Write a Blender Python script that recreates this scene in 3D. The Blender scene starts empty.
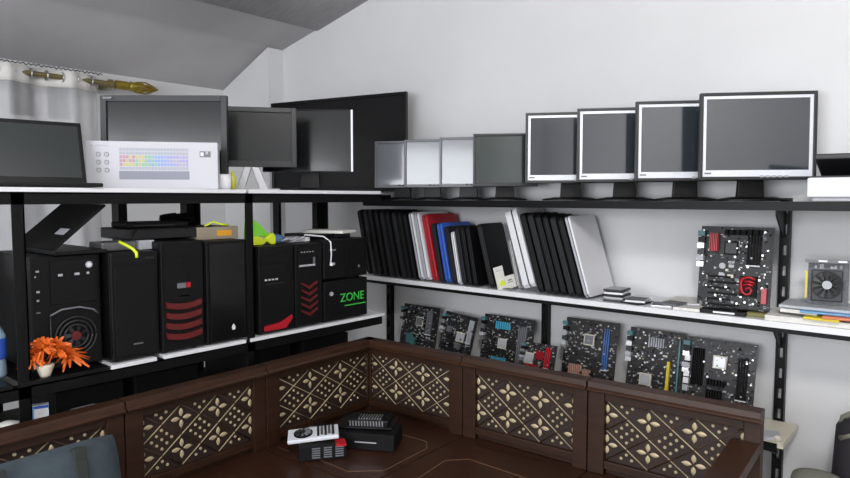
import bpy, math, random
from mathutils import Vector, Matrix, Euler
R = math.radians
PI = math.pi
scn = bpy.context.scene
COL = scn.collection

# ------------------------------------------------------------------ materials
def lin(c):
    c /= 255.0
    return c / 12.92 if c <= 0.04045 else ((c + 0.055) / 1.055) ** 2.4
MATS = {}
def mat(name, rgb, rough=0.5, metal=0.0, spec=0.5, noise=0.0, scale=20.0, bump=0.0, stretch=None, rgb2=None, coat=0.0, alpha=1.0, emit=0.0):
    if name in MATS: return MATS[name]
    m = bpy.data.materials.new(name); m.use_nodes = True
    nt = m.node_tree; b = nt.nodes['Principled BSDF']
    col = [lin(v) for v in rgb] + [1]
    b.inputs['Base Color'].default_value = col
    b.inputs['Roughness'].default_value = rough
    b.inputs['Metallic'].default_value = metal
    b.inputs['Specular IOR Level'].default_value = spec
    b.inputs['Coat Weight'].default_value = coat
    b.inputs['Coat Roughness'].default_value = 0.06
    b.inputs['Alpha'].default_value = alpha
    if emit:
        b.inputs['Emission Color'].default_value = col
        b.inputs['Emission Strength'].default_value = emit
    if noise or bump:
        tc = nt.nodes.new('ShaderNodeTexCoord'); mp = nt.nodes.new('ShaderNodeMapping')
        if stretch: mp.inputs['Scale'].default_value = stretch
        n = nt.nodes.new('ShaderNodeTexNoise'); n.inputs['Scale'].default_value = scale
        n.inputs['Detail'].default_value = 6
        nt.links.new(tc.outputs['Object'], mp.inputs['Vector']); nt.links.new(mp.outputs['Vector'], n.inputs['Vector'])
        if noise:
            r = nt.nodes.new('ShaderNodeValToRGB')
            c2 = [lin(v) for v in rgb2] + [1] if rgb2 else [v * (1 - noise) for v in col[:3]] + [1]
            r.color_ramp.elements[0].position = 0.35; r.color_ramp.elements[0].color = c2
            r.color_ramp.elements[1].position = 0.65; r.color_ramp.elements[1].color = col
            nt.links.new(n.outputs['Fac'], r.inputs['Fac']); nt.links.new(r.outputs['Color'], b.inputs['Base Color'])
        if bump:
            bp = nt.nodes.new('ShaderNodeBump'); bp.inputs['Strength'].default_value = bump; bp.inputs['Distance'].default_value = 0.01
            nt.links.new(n.outputs['Fac'], bp.inputs['Height']); nt.links.new(bp.outputs['Normal'], b.inputs['Normal'])
    MATS[name] = m
    return m

WALL = mat('white_plaster', (213, 213, 214), 0.85, noise=0.07, scale=1.6, bump=0.08)
CEIL = mat('ceiling_board', (192, 190, 192), 0.8, noise=0.2, scale=1.3, bump=0.15)
CEIL2 = mat('ceiling_sheet', (180, 179, 181), 0.75, noise=0.18, scale=9, bump=0.3, stretch=(1, 6, 1))
FLOOR = mat('floor_tile', (150, 145, 140), 0.4, noise=0.1, scale=4)
WOOD = mat('carved_wood', (50, 29, 16), 0.45, noise=0.35, scale=7, stretch=(1.5, 1.5, 9), coat=0.0, spec=0.35)
WOODH = mat('rail_wood', (58, 34, 20), 0.4, noise=0.35, scale=8, stretch=(1.2, 1.2, 14), coat=0.03, spec=0.4)
WOODD = mat('carved_panel_wood', (42, 25, 16), 0.6, noise=0.4, scale=12)
SEATW = mat('seat_wood', (56, 32, 21), 0.38, noise=0.35, scale=5, stretch=(1, 12, 1), coat=0.05, spec=0.35)
GOLD = mat('gold_paint', (178, 162, 130), 0.45, metal=0.15)
INLAY = mat('seat_inlay_line', (104, 74, 54), 0.4)
STEEL = mat('black_steel', (11, 11, 12), 0.45, metal=0.2, spec=0.25)
MELA = mat('white_board', (225, 225, 228), 0.45, noise=0.06, scale=8)
BLK = mat('black_plastic', (10, 10, 11), 0.42, spec=0.25)
BLKM = mat('matte_black', (8, 8, 9), 0.7, spec=0.25)
BLKG = mat('gloss_black', (7, 7, 9), 0.22, coat=0.1, spec=0.3)
DGR = mat('dark_grey_plastic', (34, 34, 37), 0.45)
MGR = mat('grey_plastic', (105, 107, 112), 0.45)
LGR = mat('light_grey_plastic', (170, 172, 178), 0.45)
SILV = mat('silver_plastic', (222, 224, 230), 0.35, metal=0.1)
WHT = mat('white_plastic', (226, 226, 230), 0.4)
PAPER = mat('paper_white', (222, 220, 214), 0.8, noise=0.1, scale=30)
METAL = mat('bare_metal', (190, 190, 192), 0.3, metal=0.9)
SCR = mat('monitor_screen', (46, 51, 58), 0.10, spec=1.0, coat=0.5)
SCRG = mat('small_monitor_screen', (120, 124, 130), 0.15, spec=0.7, coat=0.35)
SCRD = mat('greenish_screen', (40, 52, 48), 0.12, spec=0.9, coat=0.6)
SCRK = mat('dark_glossy_screen', (16, 18, 19), 0.2, spec=0.45, coat=0.15)
SCRL = mat('laptop_screen', (26, 34, 34), 0.12, spec=0.9, coat=0.5)
RED = mat('red_plastic', (170, 22, 36), 0.35)
DRED = mat('dark_red_plastic', (92, 20, 20), 0.4)
BLUE = mat('blue_plastic', (52, 92, 190), 0.35)
YEL = mat('yellow_plastic', (214, 190, 40), 0.5)
ORG = mat('orange_petal', (216, 100, 26), 0.6)
GRN = mat('lime_plastic', (120, 200, 60), 0.5)
NEON = mat('neon_yellow', (208, 224, 40), 0.5)
GREENL = mat('green_lettering', (60, 190, 70), 0.5)
LEAF = mat('dark_leaf', (40, 52, 34), 0.6)
PCB = mat('black_circuit_board', (16, 15, 18), 0.5, noise=0.5, scale=60)
PCBB = mat('brownish_circuit_board', (28, 23, 22), 0.5, noise=0.5, scale=60)
TEAL = mat('teal_plastic', (70, 120, 125), 0.45)
CYAN = mat('light_blue_metal', (70, 160, 190), 0.35)
BLUS = mat('blue_slot', (50, 92, 150), 0.45)
PINKM = mat('copper_pink_metal', (190, 150, 135), 0.4, metal=0.2)
CREAM = mat('cream_plastic', (205, 198, 180), 0.5)
OLIVE = mat('olive_gold_rod', (128, 116, 78), 0.35, metal=0.4)
GOLDF = mat('gold_finial', (150, 130, 48), 0.35, metal=0.5)
CUSH = mat('blue_grey_fabric', (62, 73, 80), 0.9, noise=0.35, scale=14, bump=0.2)
STRAP = mat('dark_green_strap', (40, 46, 44), 0.85)
WINF = mat('window_frame_wood', (205, 204, 205), 0.5)
FROST = mat('frosted_glass', (196, 198, 202), 0.3)
TAPE = mat('orange_label', (226, 160, 40), 0.6)
LBLUE = mat('light_blue_card', (110, 160, 205), 0.6)
ORCARD = mat('orange_card', (205, 120, 84), 0.6)
CHAR = mat('charcoal_fabric', (34, 31, 36), 0.85)
GREYG = mat('khaki_grey', (120, 120, 108), 0.7)

# ------------------------------------------------------------------ mesh builder
def frame_mat(loc=(0, 0, 0), rot=(0, 0, 0)):
    return Matrix.Translation(Vector(loc)) @ Euler(rot, 'XYZ').to_matrix().to_4x4()
class MB:
    def __init__(s, M=None): s.v = []; s.f = []; s.mi = []; s.ms = []; s.sm = []; s.M = M
    def _m(s, m):
        if m not in s.ms: s.ms.append(m)
        return s.ms.index(m)
    def add(s, vs, fs, m=None, M=None, smooth=False):
        i = len(s.v)
        for p in vs:
            p = Vector(p)
            if M is not None: p = M @ p
            if s.M is not None: p = s.M @ p
            s.v.append(tuple(p))
        k = s._m(m)
        for f in fs: s.f.append([i + a for a in f]); s.mi.append(k); s.sm.append(smooth)
        return s
    def box(s, x0, x1, y0, y1, z0, z1, m=None, M=None, ch=0.0):
        if ch > 0:   # chamfered vertical outline (rounded box look)
            c = ch
            poly = [(x0 + c, y0), (x1 - c, y0), (x1, y0 + c), (x1, y1 - c), (x1 - c, y1), (x0 + c, y1), (x0, y1 - c), (x0, y0 + c)]
            pin = [(x0 + c, y0 + c), (x1 - c, y0 + c), (x1 - c, y0 + c), (x1 - c, y1 - c), (x1 - c, y1 - c), (x0 + c, y1 - c), (x0 + c, y1 - c), (x0 + c, y0 + c)]
            vs = [(p[0], p[1], z0) for p in poly] + [(p[0], p[1], z1 - c) for p in poly] + [(p[0] * .999999, p[1], z1) for p in pin]
            fs = [list(range(7, -1, -1))]
            for k in range(8): fs.append([k, (k + 1) % 8, 8 + (k + 1) % 8, 8 + k])
            for k in range(8): fs.append([8 + k, 8 + (k + 1) % 8, 16 + (k + 1) % 8, 16 + k])
            fs.append(list(range(16, 24)))
            return s.add(vs, fs, m, M)
        vs = [(x0, y0, z0), (x1, y0, z0), (x1, y1, z0), (x0, y1, z0), (x0, y0, z1), (x1, y0, z1), (x1, y1, z1), (x0, y1, z1)]
        return s.add(vs, [(0, 3, 2, 1), (4, 5, 6, 7), (0, 1, 5, 4), (1, 2, 6, 5), (2, 3, 7, 6), (3, 0, 4, 7)], m, M)
    def prism(s, poly, a, b, axis='y', m=None, M=None, smooth=False):
        # poly in the two other axes, extruded along axis from a to b
        def P(u, w, t):
            return {'y': (u, t, w), 'z': (u, w, t), 'x': (t, u, w)}[axis]
        n = len(poly)
        vs = [P(u, w, a) for u, w in poly] + [P(u, w, b) for u, w in poly]
        fs = [list(range(n)), list(range(2 * n - 1, n - 1, -1))] + [[k, n + k, n + (k + 1) % n, (k + 1) % n] for k in range(n)]
        return s.add(vs, fs, m, M, smooth)
    def cyl(s, p0, p1, r, r1=None, n=14, m=None, M=None, smooth=True):
        p0, p1 = Vector(p0), Vector(p1); d = (p1 - p0).normalized()
        a = d.orthogonal().normalized(); b = d.cross(a); r1 = r if r1 is None else r1
        vs = []
        for p, q in ((p0, r), (p1, r1)):
            for k in range(n):
                t = 2 * PI * k / n; vs.append(tuple(p + a * math.cos(t) * q + b * math.sin(t) * q))
        s.add(vs, [[k, (k + 1) % n, n + (k + 1) % n, n + k] for k in range(n)], m, M, smooth)
        s.add(vs, [list(range(n - 1, -1, -1)), list(range(n, 2 * n))], m, M, False)
        return s
    def tube(s, pts, r, n=7, m=None, M=None):
        pts = [Vector(p) for p in pts]; vs = []; prev = None
        for i, p in enumerate(pts):
            d = (pts[min(i + 1, len(pts) - 1)] - pts[max(i - 1, 0)]).normalized()
            a = d.orthogonal().normalized() if prev is None else (prev - d * prev.dot(d)).normalized()
            prev = a; b = d.cross(a)
            for k in range(n):
                t = 2 * PI * k / n; vs.append(tuple(p + (a * math.cos(t) + b * math.sin(t)) * r))
        fs = []
        for i in range(len(pts) - 1):
            for k in range(n): fs.append([i * n + k, i * n + (k + 1) % n, (i + 1) * n + (k + 1) % n, (i + 1) * n + k])
        fs.append(list(range(n - 1, -1, -1))); fs.append([(len(pts) - 1) * n + k for k in range(n)])
        return s.add(vs, fs, m, M, True)
    def lathe(s, prof, n=18, c=(0, 0, 0), m=None, M=None):
        vs = []; fs = []
        for r, z in prof:
            for k in range(n):
                t = 2 * PI * k / n; vs.append((c[0] + r * math.cos(t), c[1] + r * math.sin(t), c[2] + z))
        for i in range(len(prof) - 1):
            for k in range(n): fs.append([i * n + k, i * n + (k + 1) % n, (i + 1) * n + (k + 1) % n, (i + 1) * n + k])
        fs.append(list(range(n - 1, -1, -1))); fs.append([(len(prof) - 1) * n + k for k in range(n)])
        return s.add(vs, fs, m, M, True)
    def build(s, name, m=None, parent=None, bevel=0.0, loc=None, rot=None):
        me = bpy.data.meshes.new(name); me.from_pydata(s.v, [], s.f)
        ms = [x if x is not None else m for x in s.ms]
        for x in ms: me.materials.append(x)
        me.polygons.foreach_set('material_index', s.mi); me.polygons.foreach_set('use_smooth', s.sm)
        me.update()
        o = bpy.data.objects.new(name, me); COL.objects.link(o)
        if parent: o.parent = parent
        if loc: o.location = loc
        if rot: o.rotation_euler = rot
        if bevel:
            b = o.modifiers.new('bevel', 'BEVEL'); b.width = bevel; b.segments = 2; b.limit_method = 'ANGLE'; b.angle_limit = R(50)
        return o
def bx(x0, x1, y0, y1, z0, z1, m=None): return MB().box(x0, x1, y0, y1, z0, z1, m)
def empty(name, label, cat, loc=(0, 0, 0), rot=(0, 0, 0), group=None):
    o = bpy.data.objects.new(name, None); COL.objects.link(o); o.empty_display_size = 0.05
    o.location = loc; o.rotation_euler = rot
    o['label'] = label; o['category'] = cat
    if group: o['group'] = group
    return o
def tag(o, label, cat, group=None):
    o['label'] = label; o['category'] = cat
    if group: o['group'] = group
    return o
def struct(o): o['kind'] = 'structure'; return o
def dup(root, label, loc, rot=None, group=None):
    r = root.copy(); COL.objects.link(r); r.location = loc
    if rot: r.rotation_euler = rot
    r['label'] = label
    if group: r['group'] = group
    for ch in list(root.children):
        c = ch.copy(); COL.objects.link(c); c.parent = r
        for g in list(ch.children):
            d = g.copy(); COL.objects.link(d); d.parent = c
    return r
def text(name, body, size, m, parent, loc, rot, ext=0.0006):
    cu = bpy.data.curves.new('txt', 'FONT'); cu.body = body; cu.size = size; cu.extrude = ext
    cu.align_x = 'CENTER'; cu.align_y = 'CENTER'
    t = bpy.data.objects.new('txt', cu); COL.objects.link(t)
    dg = bpy.context.evaluated_depsgraph_get(); dg.update()
    me = bpy.data.meshes.new_from_object(t.evaluated_get(dg))
    bpy.data.objects.remove(t)
    me.materials.clear(); me.materials.append(m)
    o = bpy.data.objects.new(name, me); COL.objects.link(o)
    if parent: o.parent = parent
    o.location = loc; o.rotation_euler = rot
    return o

# ------------------------------------------------------------------ camera
cam_d = bpy.data.cameras.new('camera'); cam = bpy.data.objects.new('camera', cam_d); COL.objects.link(cam)
cam.location = (0, 0, 1.5); cam.rotation_euler = (R(90) - math.atan(41 / 640), 0, R(40.7))
cam_d.sensor_width = 36; cam_d.lens = 640 / 850 * 36; cam_d.clip_start = 0.05
scn.camera = cam

# ------------------------------------------------------------------ room shell
FL = 0.13
YW = 2.62; XL = -4.0; XR = 1.7; YR = -2.6
prof = [(-4.0, 2.25), (-3.478, 2.466), (-2.708, 2.634), (1.7, 3.55)]
def ceil_z(x):
    for (a, za), (b, zb) in zip(prof, prof[1:]):
        if x <= b: return za + (zb - za) * (x - a) / (b - a)
    return prof[-1][1]
struct(MB().box(XL - .1, XR + .1, YR - .1, YW + .1, FL - .1, FL).build('floor', FLOOR))
wallpoly = [(XL, FL), (XR, FL), (XR, 3.55)] + [(x, z) for x, z in reversed(prof[:-1])]
struct(MB().prism(wallpoly, YW, YW + .12, 'y').build('wall_back', WALL))
# left wall with a window behind the curtain
lw = MB()
for (y0, y1, z0, z1) in ((YR, .2, FL, 2.25), (1.55, YW + .12, FL, 2.25), (.2, 1.55, FL, 1.15), (.2, 1.55, 2.18, 2.25)):
    lw.box(XL - .12, XL, y0, y1, z0, min(z1, 2.3))
struct(lw.build('wall_left', WALL))
w1 = struct(MB().box(XL - .09, XL - .05, .2, 1.55, 1.15, 1.94).build('window_1', FROST))
MB().box(XL - .09, XL - .05, .2, 1.55, 1.94, 2.18).build('upper_panes', mat('dark_upper_panes', (52, 53, 56), .35), w1)
fr = MB()
for k in range(8): fr.box(XL - .05, XL - .005, .2 + k * .187,   .2 + k * .187 + .06, 1.94, 2.18)
for y in (.2, .84, 1.50): fr.box(XL - .05, XL - .005, y, y + .05, 1.15, 1.94)
for z in (1.15, 1.91, 2.14): fr.box(XL - .05, XL - .008, .2, 1.55, z, z + .045)
fr.build('window_frame', WINF, w1)
# rear wall (behind the camera) with a wide window, right wall
rw = MB()
for (x0, x1, z0, z1) in ((XL - .1, -2.7, FL, 3.6), (.9, XR, FL, 3.6), (-2.7, .9, FL, .9), (-2.7, .9, 2.35, 3.6)):
    rw.box(x0, x1, YR - .12, YR, z0, z1)
struct(rw.build('wall_front', WALL))
w2 = MB()
for x in (-2.7, -1.52, -.34, .84): w2.box(x, x + .06, YR - .09, YR - .03, .9, 2.35)
for z in (.9, 2.29): w2.box(-2.7, .9, YR - .09, YR - .03, z, z + .06)
struct(w2.build('window_2', WINF))
struct(MB().box(XR, XR + .12, YR - .1, YW + .12, FL, 3.6).build('wall_right', WALL))
# pillar boxed into the corner
zp0, zp1 = ceil_z(-3.98), ceil_z(-3.478)
struct(MB().prism([(XL, FL), (-3.478, FL), (-3.478, 2.463), (XL, 2.247)], 2.50, YW - .001, 'y').build('trim_1', WALL))
# ceiling: two sheets meeting at a seam, gentle sag
def ceiling_sheet(x0, x1, name, m, dz, sag):
    xs = [x0 + (x1 - x0) * i / 14 for i in range(15)] + [p[0] for p in prof if x0 < p[0] < x1]
    xs = sorted(set(xs)); ny = 16; vs = []; fs = []
    for top in (0, 1):
        for x in xs:
            for j in range(ny + 1):
                y = YR - .1 + (YW + .22 - YR) * j / ny
                s = -sag * abs(math.sin(j * 1.3 + x * 2)) if 0 < j < ny and top == 0 else 0
                vs.append((x, y, ceil_z(x) + dz + s * 0.6 + (0.03 if top else 0)))
    n = len(xs); N = n * (ny + 1)
    for i in range(n - 1):
        for j in range(ny):
            a = i * (ny + 1) + j; b = a + ny + 1
            fs.append((a, a + 1, b + 1, b)); fs.append((N + a, N + b, N + b + 1, N + a + 1))
    for i in range(n - 1):
        a = i * (ny + 1); b = a + ny + 1
        fs.append((a, b, N + b, N + a)); fs.append((a + ny, N + a + ny, N + b + ny, b + ny))
    for j in range(ny):
        fs.append((j, N + j, N + j + 1, j + 1)); k = (n - 1) * (ny + 1) + j; fs.append((k, k + 1, N + k + 1, N + k))
    return struct(MB().add(vs, fs, m, smooth=True).build(name, m))
ceiling_sheet(-4.12, -3.08, 'ceiling', CEIL, 0.0, 0.006)
ceiling_sheet(-3.13, 1.82, 'ceiling', CEIL2, -0.012, 0.004)

# ------------------------------------------------------------------ curtain and rod
rod = empty('curtain_rod', 'olive gold curtain rod with gold finial along the left window wall', 'curtain rod', (-3.86, 0.2, 2.165))
MB().cyl((0, 0, 0), (0, 1.52, 0), .015, n=16).build('rod', OLIVE, rod)
fin = MB().cyl((0, 1.50, 0), (0, 1.57, 0), .026, n=16)
fin.lathe([(.012, 0), (.03, .02), (.024, .05), (.034, .075), (.02, .11), (.012, .14), (.018, .16), (.004, .19)], M=frame_mat((0, 1.57, 0), (R(-90), 0, 0)))
for k in range(6):
    t = k * PI / 3
    fin.tube([(0, 1.58, 0), (.03 * math.cos(t), 1.62, .03 * math.sin(t)), (.034 * math.cos(t + .4), 1.68, .034 * math.sin(t + .4)), (.01 * math.cos(t), 1.74, .01 * math.sin(t))], .005, 6)
fin.build('finial', GOLDF, rod)
for y in (.1, 1.46):
    MB().box(-.14, -.02, y, y + .025, -.02, .01).cyl((0, y + .002, 0), (0, y + .022, 0), .026).build('bracket', OLIVE, rod)

SHEER = mat('sheer_white_fabric', (230, 230, 232), 0.9, spec=0.1, alpha=0.30)
cur = empty('curtain', 'sheer white eyelet curtain hanging on the rod at the left window', 'curtain', (-3.86, 0.15, 0))
def curtain_mesh(z0, z1, nz, m):
    vs = []; fs = []; ny = 150; L = 1.46
    for i in range(nz + 1):
        z = z0 + (z1 - z0) * i / nz
        for j in range(ny + 1):
            y = L * j / ny; ph = y / 0.155 * 2 * PI / 2
            a = .036 + .006 * math.sin(3 * y)
            x = a * math.sin(ph) + .007 * math.sin(ph * 3 + z * 2)
            vs.append((x, y, z))
    for i in range(nz):
        for j in range(ny):
            a = i * (ny + 1) + j; fs.append((a, a + 1, a + ny + 2, a + ny + 1))
    return MB().add(vs, fs, m, smooth=True)
c = curtain_mesh(.6, 2.11, 16, SHEER).build('fabric', SHEER, cur)
s_ = c.modifiers.new('s', 'SOLIDIFY'); s_.thickness = .002
SHEER2 = mat('dense_white_heading', (218, 216, 212), 0.9, spec=0.1)
ct = curtain_mesh(2.11, 2.20, 2, SHEER2).build('heading', SHEER2, cur)
s_ = ct.modifiers.new('s', 'SOLIDIFY'); s_.thickness = .004
ring = MB()
for k in range(19):
    y = .0775 * k + .02
    pts = [(.0, y + .004 * math.sin(t), 2.165 + .027 * math.cos(t)) for t in [0]]
    ring.tube([(.026 * math.sin(t), y, 2.165 + .026 * math.cos(t)) for t in [2 * PI * q / 14 for q in range(15)]], .004, 6)
ring.build('eyelet_rings', METAL, cur)
tr = MB()
for k in range(60):
    y = k * .0245; tr.tube([(.02, y, 2.205 + .004 * math.sin(k * 2.1)), (.026, y + .012, 2.213), (.02, y + .0235, 2.205)], .003, 5)
tr.build('beaded_trim', DGR, cur)

# ------------------------------------------------------------------ left rack
def angle_post(mb, x, y, z0, z1, sx, sy, w=.036, t=.004, holes=False):
    # L-section slotted upright; corner at (x,y), flanges pointing sx / sy
    xs = sorted((x, x + sx * w)); ys = sorted((y, y + sy * t)); mb.box(xs[0], xs[1], ys[0], ys[1], z0, z1)
    xs = sorted((x, x + sx * t)); ys = sorted((y, y + sy * w)); mb.box(xs[0], xs[1], ys[0], ys[1], z0, z1)
rack = empty('steel_shelf_rack', 'black slotted-angle steel rack with white boards holding computer towers', 'shelf rack', (0, 0, FL))
ZT = 1.53 - FL; ZS = .985 - FL; ZL = .80 - FL
ysf = [-.16, .622, 1.362, 2.03]
for i, y in enumerate(ysf):
    p = MB(); angle_post(p, -2.0, y, 0, ZT - .012, -1, -1 if i else 1, w=.032)
    if i < 3: p.build('post', STEEL, rack)
    p = MB(); angle_post(p, -2.40, y, 0, ZT - .012, 1, -1 if i else 1, w=.04); p.build('post', STEEL, rack)
p = MB(); angle_post(p, -2.40, 1.03, ZS, ZT - .012, 1, 1, w=.055); p.build('post', STEEL, rack)
for z, nm in ((ZT, 't'), (ZS, 's'), (ZL, 'l')):
    for x, sx in ((-2.0, -1), (-2.40, 1)):
        b = MB(); xs = sorted((x, x + sx * .004)); b.box(xs[0], xs[1], -.16, 2.03, z - .048, z - .014)
        xs = sorted((x, x + sx * .035)); b.box(xs[0], xs[1], -.16, 2.03, z - .018, z - .014)
        b.build('front_rail' if sx < 0 else 'rear_rail', STEEL, rack)
    for y in ysf:
        MB().box(-2.396, -2.004, y - .002, y + .002, z - .048, z - .014).build('end_rail', STEEL, rack)
for a, b in ((-.155, .50), (.505, 1.33), (1.345, 2.02)):
    MB().box(-2.40, -1.993, a, b, ZT - .013, ZT).build('top_board', MELA, rack, .001)
for a, b, mm in ((-.155, .575, BLK), (.595, .835, BLK), (.84, .985, MELA), (1.01, 1.32, MELA), (1.34, 2.04, MELA)):
    MB().box(-2.40, -1.993, a, b, ZS - .012, ZS).build('shelf_board', mm, rack, .001)
MB().box(-2.40, -2.0, -.155, 2.02, ZL - .013, ZL).build('lower_board', BLKM, rack)
for i, (y, w, lb) in enumerate(((.80, .20, 'black flat desktop case on the lower rack board, under the fan tower'), (1.05, .22, 'black flat desktop case on the lower rack board, under the red-striped tower'), (1.46, .20, 'black flat desktop case on the lower rack board, just right of the rack post'), (1.75, .24, 'black flat desktop case on the lower rack board, at the rack end'))):
    dc = empty('desktop_case', lb, 'computer case', (-2.05, y, .8005), (0, 0, R(90)), 'dark cases on the lower rack board')
    MB().box(-w / 2, w / 2, .008, .30, 0, .118).build('case', BLKM, dc, .002)
    MB().box(-w / 2, w / 2, 0, .008, 0, .118).build('front_panel', BLK, dc, .002)
    MB().box(-w * .3, w * .05, -.001, 0, .060, .063).build('maker_mark', MGR, dc)
# second rack behind
rack2 = empty('steel_shelf_rack', 'plain black steel rack standing behind the tower rack', 'shelf rack', (0, 0, FL))
for y in (.62, 1.34, 2.03):
    for x, sx in ((-2.43, -1), (-2.80, 1)):
        if x < -2.5 and y < 2: continue
        p = MB(); angle_post(p, x, y, 0, ZT - .012, sx, 1, w=.05); p.build('post', STEEL, rack2)
for x, sx in ((-2.43, -1), (-2.80, 1)):
    xs = sorted((x, x + sx * .004)); MB().box(xs[0], xs[1], .62, 2.54, ZT - .048, ZT - .014).build('rail', STEEL, rack2)
MB().box(-2.86, -2.42, .6, 2.56, ZT - .013, ZT).build('top_board', MELA, rack2)

# ------------------------------------------------------------------ wall shelves (right)
def slotted(mb, x, y, z0, z1):
    # slotted upright bar, front plate with slots
    w = .033
    z = z0; pitch = .075; sl = .036
    mb.box(x, x + .009, y, y + .03, z0, z1); mb.box(x + w - .009, x + w, y, y + .03, z0, z1)
    while z < z1:
        mb.box(x + .009, x + w - .009, y, y + .004, z, min(z + pitch - sl, z1)); z += pitch
def bracket(x, z, depth):
    m = MB()
    prof_ = [(YW - .03, z), (YW - depth, z), (YW - depth, z - .018), (YW - .06, z - .10), (YW - .03, z - .10)]
    return m.prism(prof_, x, x + .005, 'x')
for x, lb, z0, z1 in ((-.535, 'black slotted wall upright right of the large motherboard', FL, 1.50), (-1.512, 'black slotted wall upright in the middle of the wall shelves', FL, 1.06), (-2.515, 'black slotted wall upright at the left end of the wall shelves', FL, 1.06)):
    m = MB(); slotted(m, x, YW - .032, z0, z1)
    u = m.build('wall_upright', STEEL); tag(u, lb, 'shelf upright', 'wall uprights')
    for z, d in ((1.458, .17), (1.062, .16), (.666, .24)):
        if z > z1: continue
        b = bracket(x + .014, z, d); b.build('bracket', STEEL, u)
ts = empty('wall_shelf', 'long black top wall shelf carrying the row of monitors', 'shelf', (0, 0, 0))
MB().box(-2.38, .30, 2.285, YW - .002, 1.460, 1.487).build('shelf_board', BLK, ts)
MB().box(-2.38, .30, 2.279, 2.284, 1.463, 1.489).build('front_edge', STEEL, ts)
ms_ = empty('wall_shelf', 'white middle wall shelf with black edge holding laptops and a motherboard', 'shelf', (0, 0, 0))
MB().box(-2.46, .30, 2.343, YW - .002, 1.0715, 1.092).build('shelf_board', MELA, ms_)
MB().box(-2.46, .30, 2.346, 2.354, 1.056, 1.071).build('front_edge', STEEL, ms_)
ls_ = empty('wall_shelf', 'lowest wall shelf behind the wooden bench carrying loose motherboards', 'shelf', (0, 0, 0))
MB().box(-2.46, -.452, 2.345, YW - .034, .668, .685).build('shelf_board', CREAM, ls_)
MB().box(-2.46, -.47, 2.341, 2.345, .653, .683).build('front_edge', STEEL, ls_)

# ------------------------------------------------------------------ monitors
def screen_plane(w, h, y, m, z0): return MB().box(-w / 2, w / 2, y - .001, y, z0, z0 + h, m)
def monitor(name, label, W, H, zb, loc, rot, outer, inner, scr, bz=.018, inn=.0, bot=.0, stand='plate', tilt=0, D=.05, group=None, leg=None, buttons=True, standm=None, base_r=.12):
    r = empty(name, label, 'monitor', loc, (0, 0, R(rot)), group)
    T = frame_mat((0, 0, zb), (R(-tilt), 0, 0))
    def fr4(w0, w1, h0, h1, hb0, hb1, y0, y1):
        m = MB(T)
        m.box(-w0, -w1, y0, y1, hb0, h0); m.box(w1, w0, y0, y1, hb0, h0)
        m.box(-w1, w1, y0, y1, h1, h0); m.box(-w1, w1, y0, y1, hb0, hb1)
        return m
    bz2 = bz + inn
    fr4(W / 2, W / 2 - bz, H, H - bz, 0, bz + (0 if inn else bot), -.020, .0).build('bezel', outer, r, .0015)
    if inn:
        fr4(W / 2 - bz, W / 2 - bz2, H - bz, H - bz2, bz, bz + inn + bot, -.016, .0).build('inner_bezel', inner, r, .001)
    sb = bz2 + bot
    MB(T).box(-W / 2 + bz2, W / 2 - bz2, -.012, -.008, sb, H - bz2).build('screen', scr, r)
    sh = MB(T); a, b = W / 2, W / 2 * .72
    sh.add([(-a, 0, 0), (a, 0, 0), (a, 0, H), (-a, 0, H), (-b, D, H * .12), (b, D, H * .12), (b, D, H * .88), (-b, D, H * .88)],
           [(4, 7, 6, 5), (0, 1, 5, 4), (1, 2, 6, 5), (2, 3, 7, 6), (3, 0, 4, 7), (0, 3, 2, 1)])
    sh.build('back_shell', outer if outer is not SILV else DGR, r)
    if buttons:
        bt = MB(T)
        for k in range(5): bt.box(W * .10 + k * .02 - .03, W * .10 + k * .02 - .018, -.023, -.018, bz * .75, bz * .75 + .007)
        bt.build('buttons', LGR if inn else DGR, r)
        if inn: MB(T).box(-W / 2 + bz2 - .004, -W / 2 + bz2 + .018, -.0172, -.016, bz + inn * .5 + .004, bz + inn * .5 + .009).build('maker_mark', MGR, r)
    sm = standm or BLK
    if stand == 'plate':
        MB().prism([(-.045, 0.006), (.045, 0.006), (.034, zb + H * .45), (-.034, zb + H * .45)], .035, .062, 'y').build('stand_neck', sm, r, .002)
        MB().add(*(lambda n: ([(base_r * math.cos(2 * PI * k / n), .02 + base_r * .62 * math.sin(2 * PI * k / n), 0) for k in range(n)] + [(base_r * math.cos(2 * PI * k / n), .02 + base_r * .62 * math.sin(2 * PI * k / n), .006) for k in range(n)] + [(base_r * .6 * math.cos(2 * PI * k / n), .02 + base_r * .4 * math.sin(2 * PI * k / n), .014) for k in range(n)],
              [list(range(n - 1, -1, -1)), list(range(2 * n, 3 * n))] + [[k, (k + 1) % n, n + (k + 1) % n, n + k] for k in range(n)] + [[n + k, n + (k + 1) % n, 2 * n + (k + 1) % n, 2 * n + k] for k in range(n)]))(28)).build('stand_base', sm, r)
    return r
ZM = 1.4895
M5 = [(-.590, 2.455, 32, .380, .303, 'black and silver flat monitor, front and rightmost of the four silver-trimmed ones'),
      (-.820, 2.46, 32, .388, .297, 'silver-trimmed monitor directly left of the front, largest-looking one'),
      (-1.060, 2.46, 31, .388, .293, 'silver-trimmed monitor third from the printer, between two alike'),
      (-1.300, 2.46, 31, .388, .296, 'silver-trimmed monitor farthest left, beside the greenish glossy one')]
for (x, y, rot, W, H, lb) in M5:
    monitor('flat_monitor', lb, W, H, .073, (x, y, ZM), rot, DGR, SILV, SCR, bz=.011, inn=.011, bot=.012, tilt=2, group='silver-trimmed monitors on the top shelf')
monitor('flat_monitor', 'greenish glossy monitor between the light-screened and silver-trimmed monitors', .29, .237, .062, (-1.62, 2.44, ZM), 35, DGR, None, SCRD, bz=.010, bot=.006, tilt=2, base_r=.10)
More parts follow.
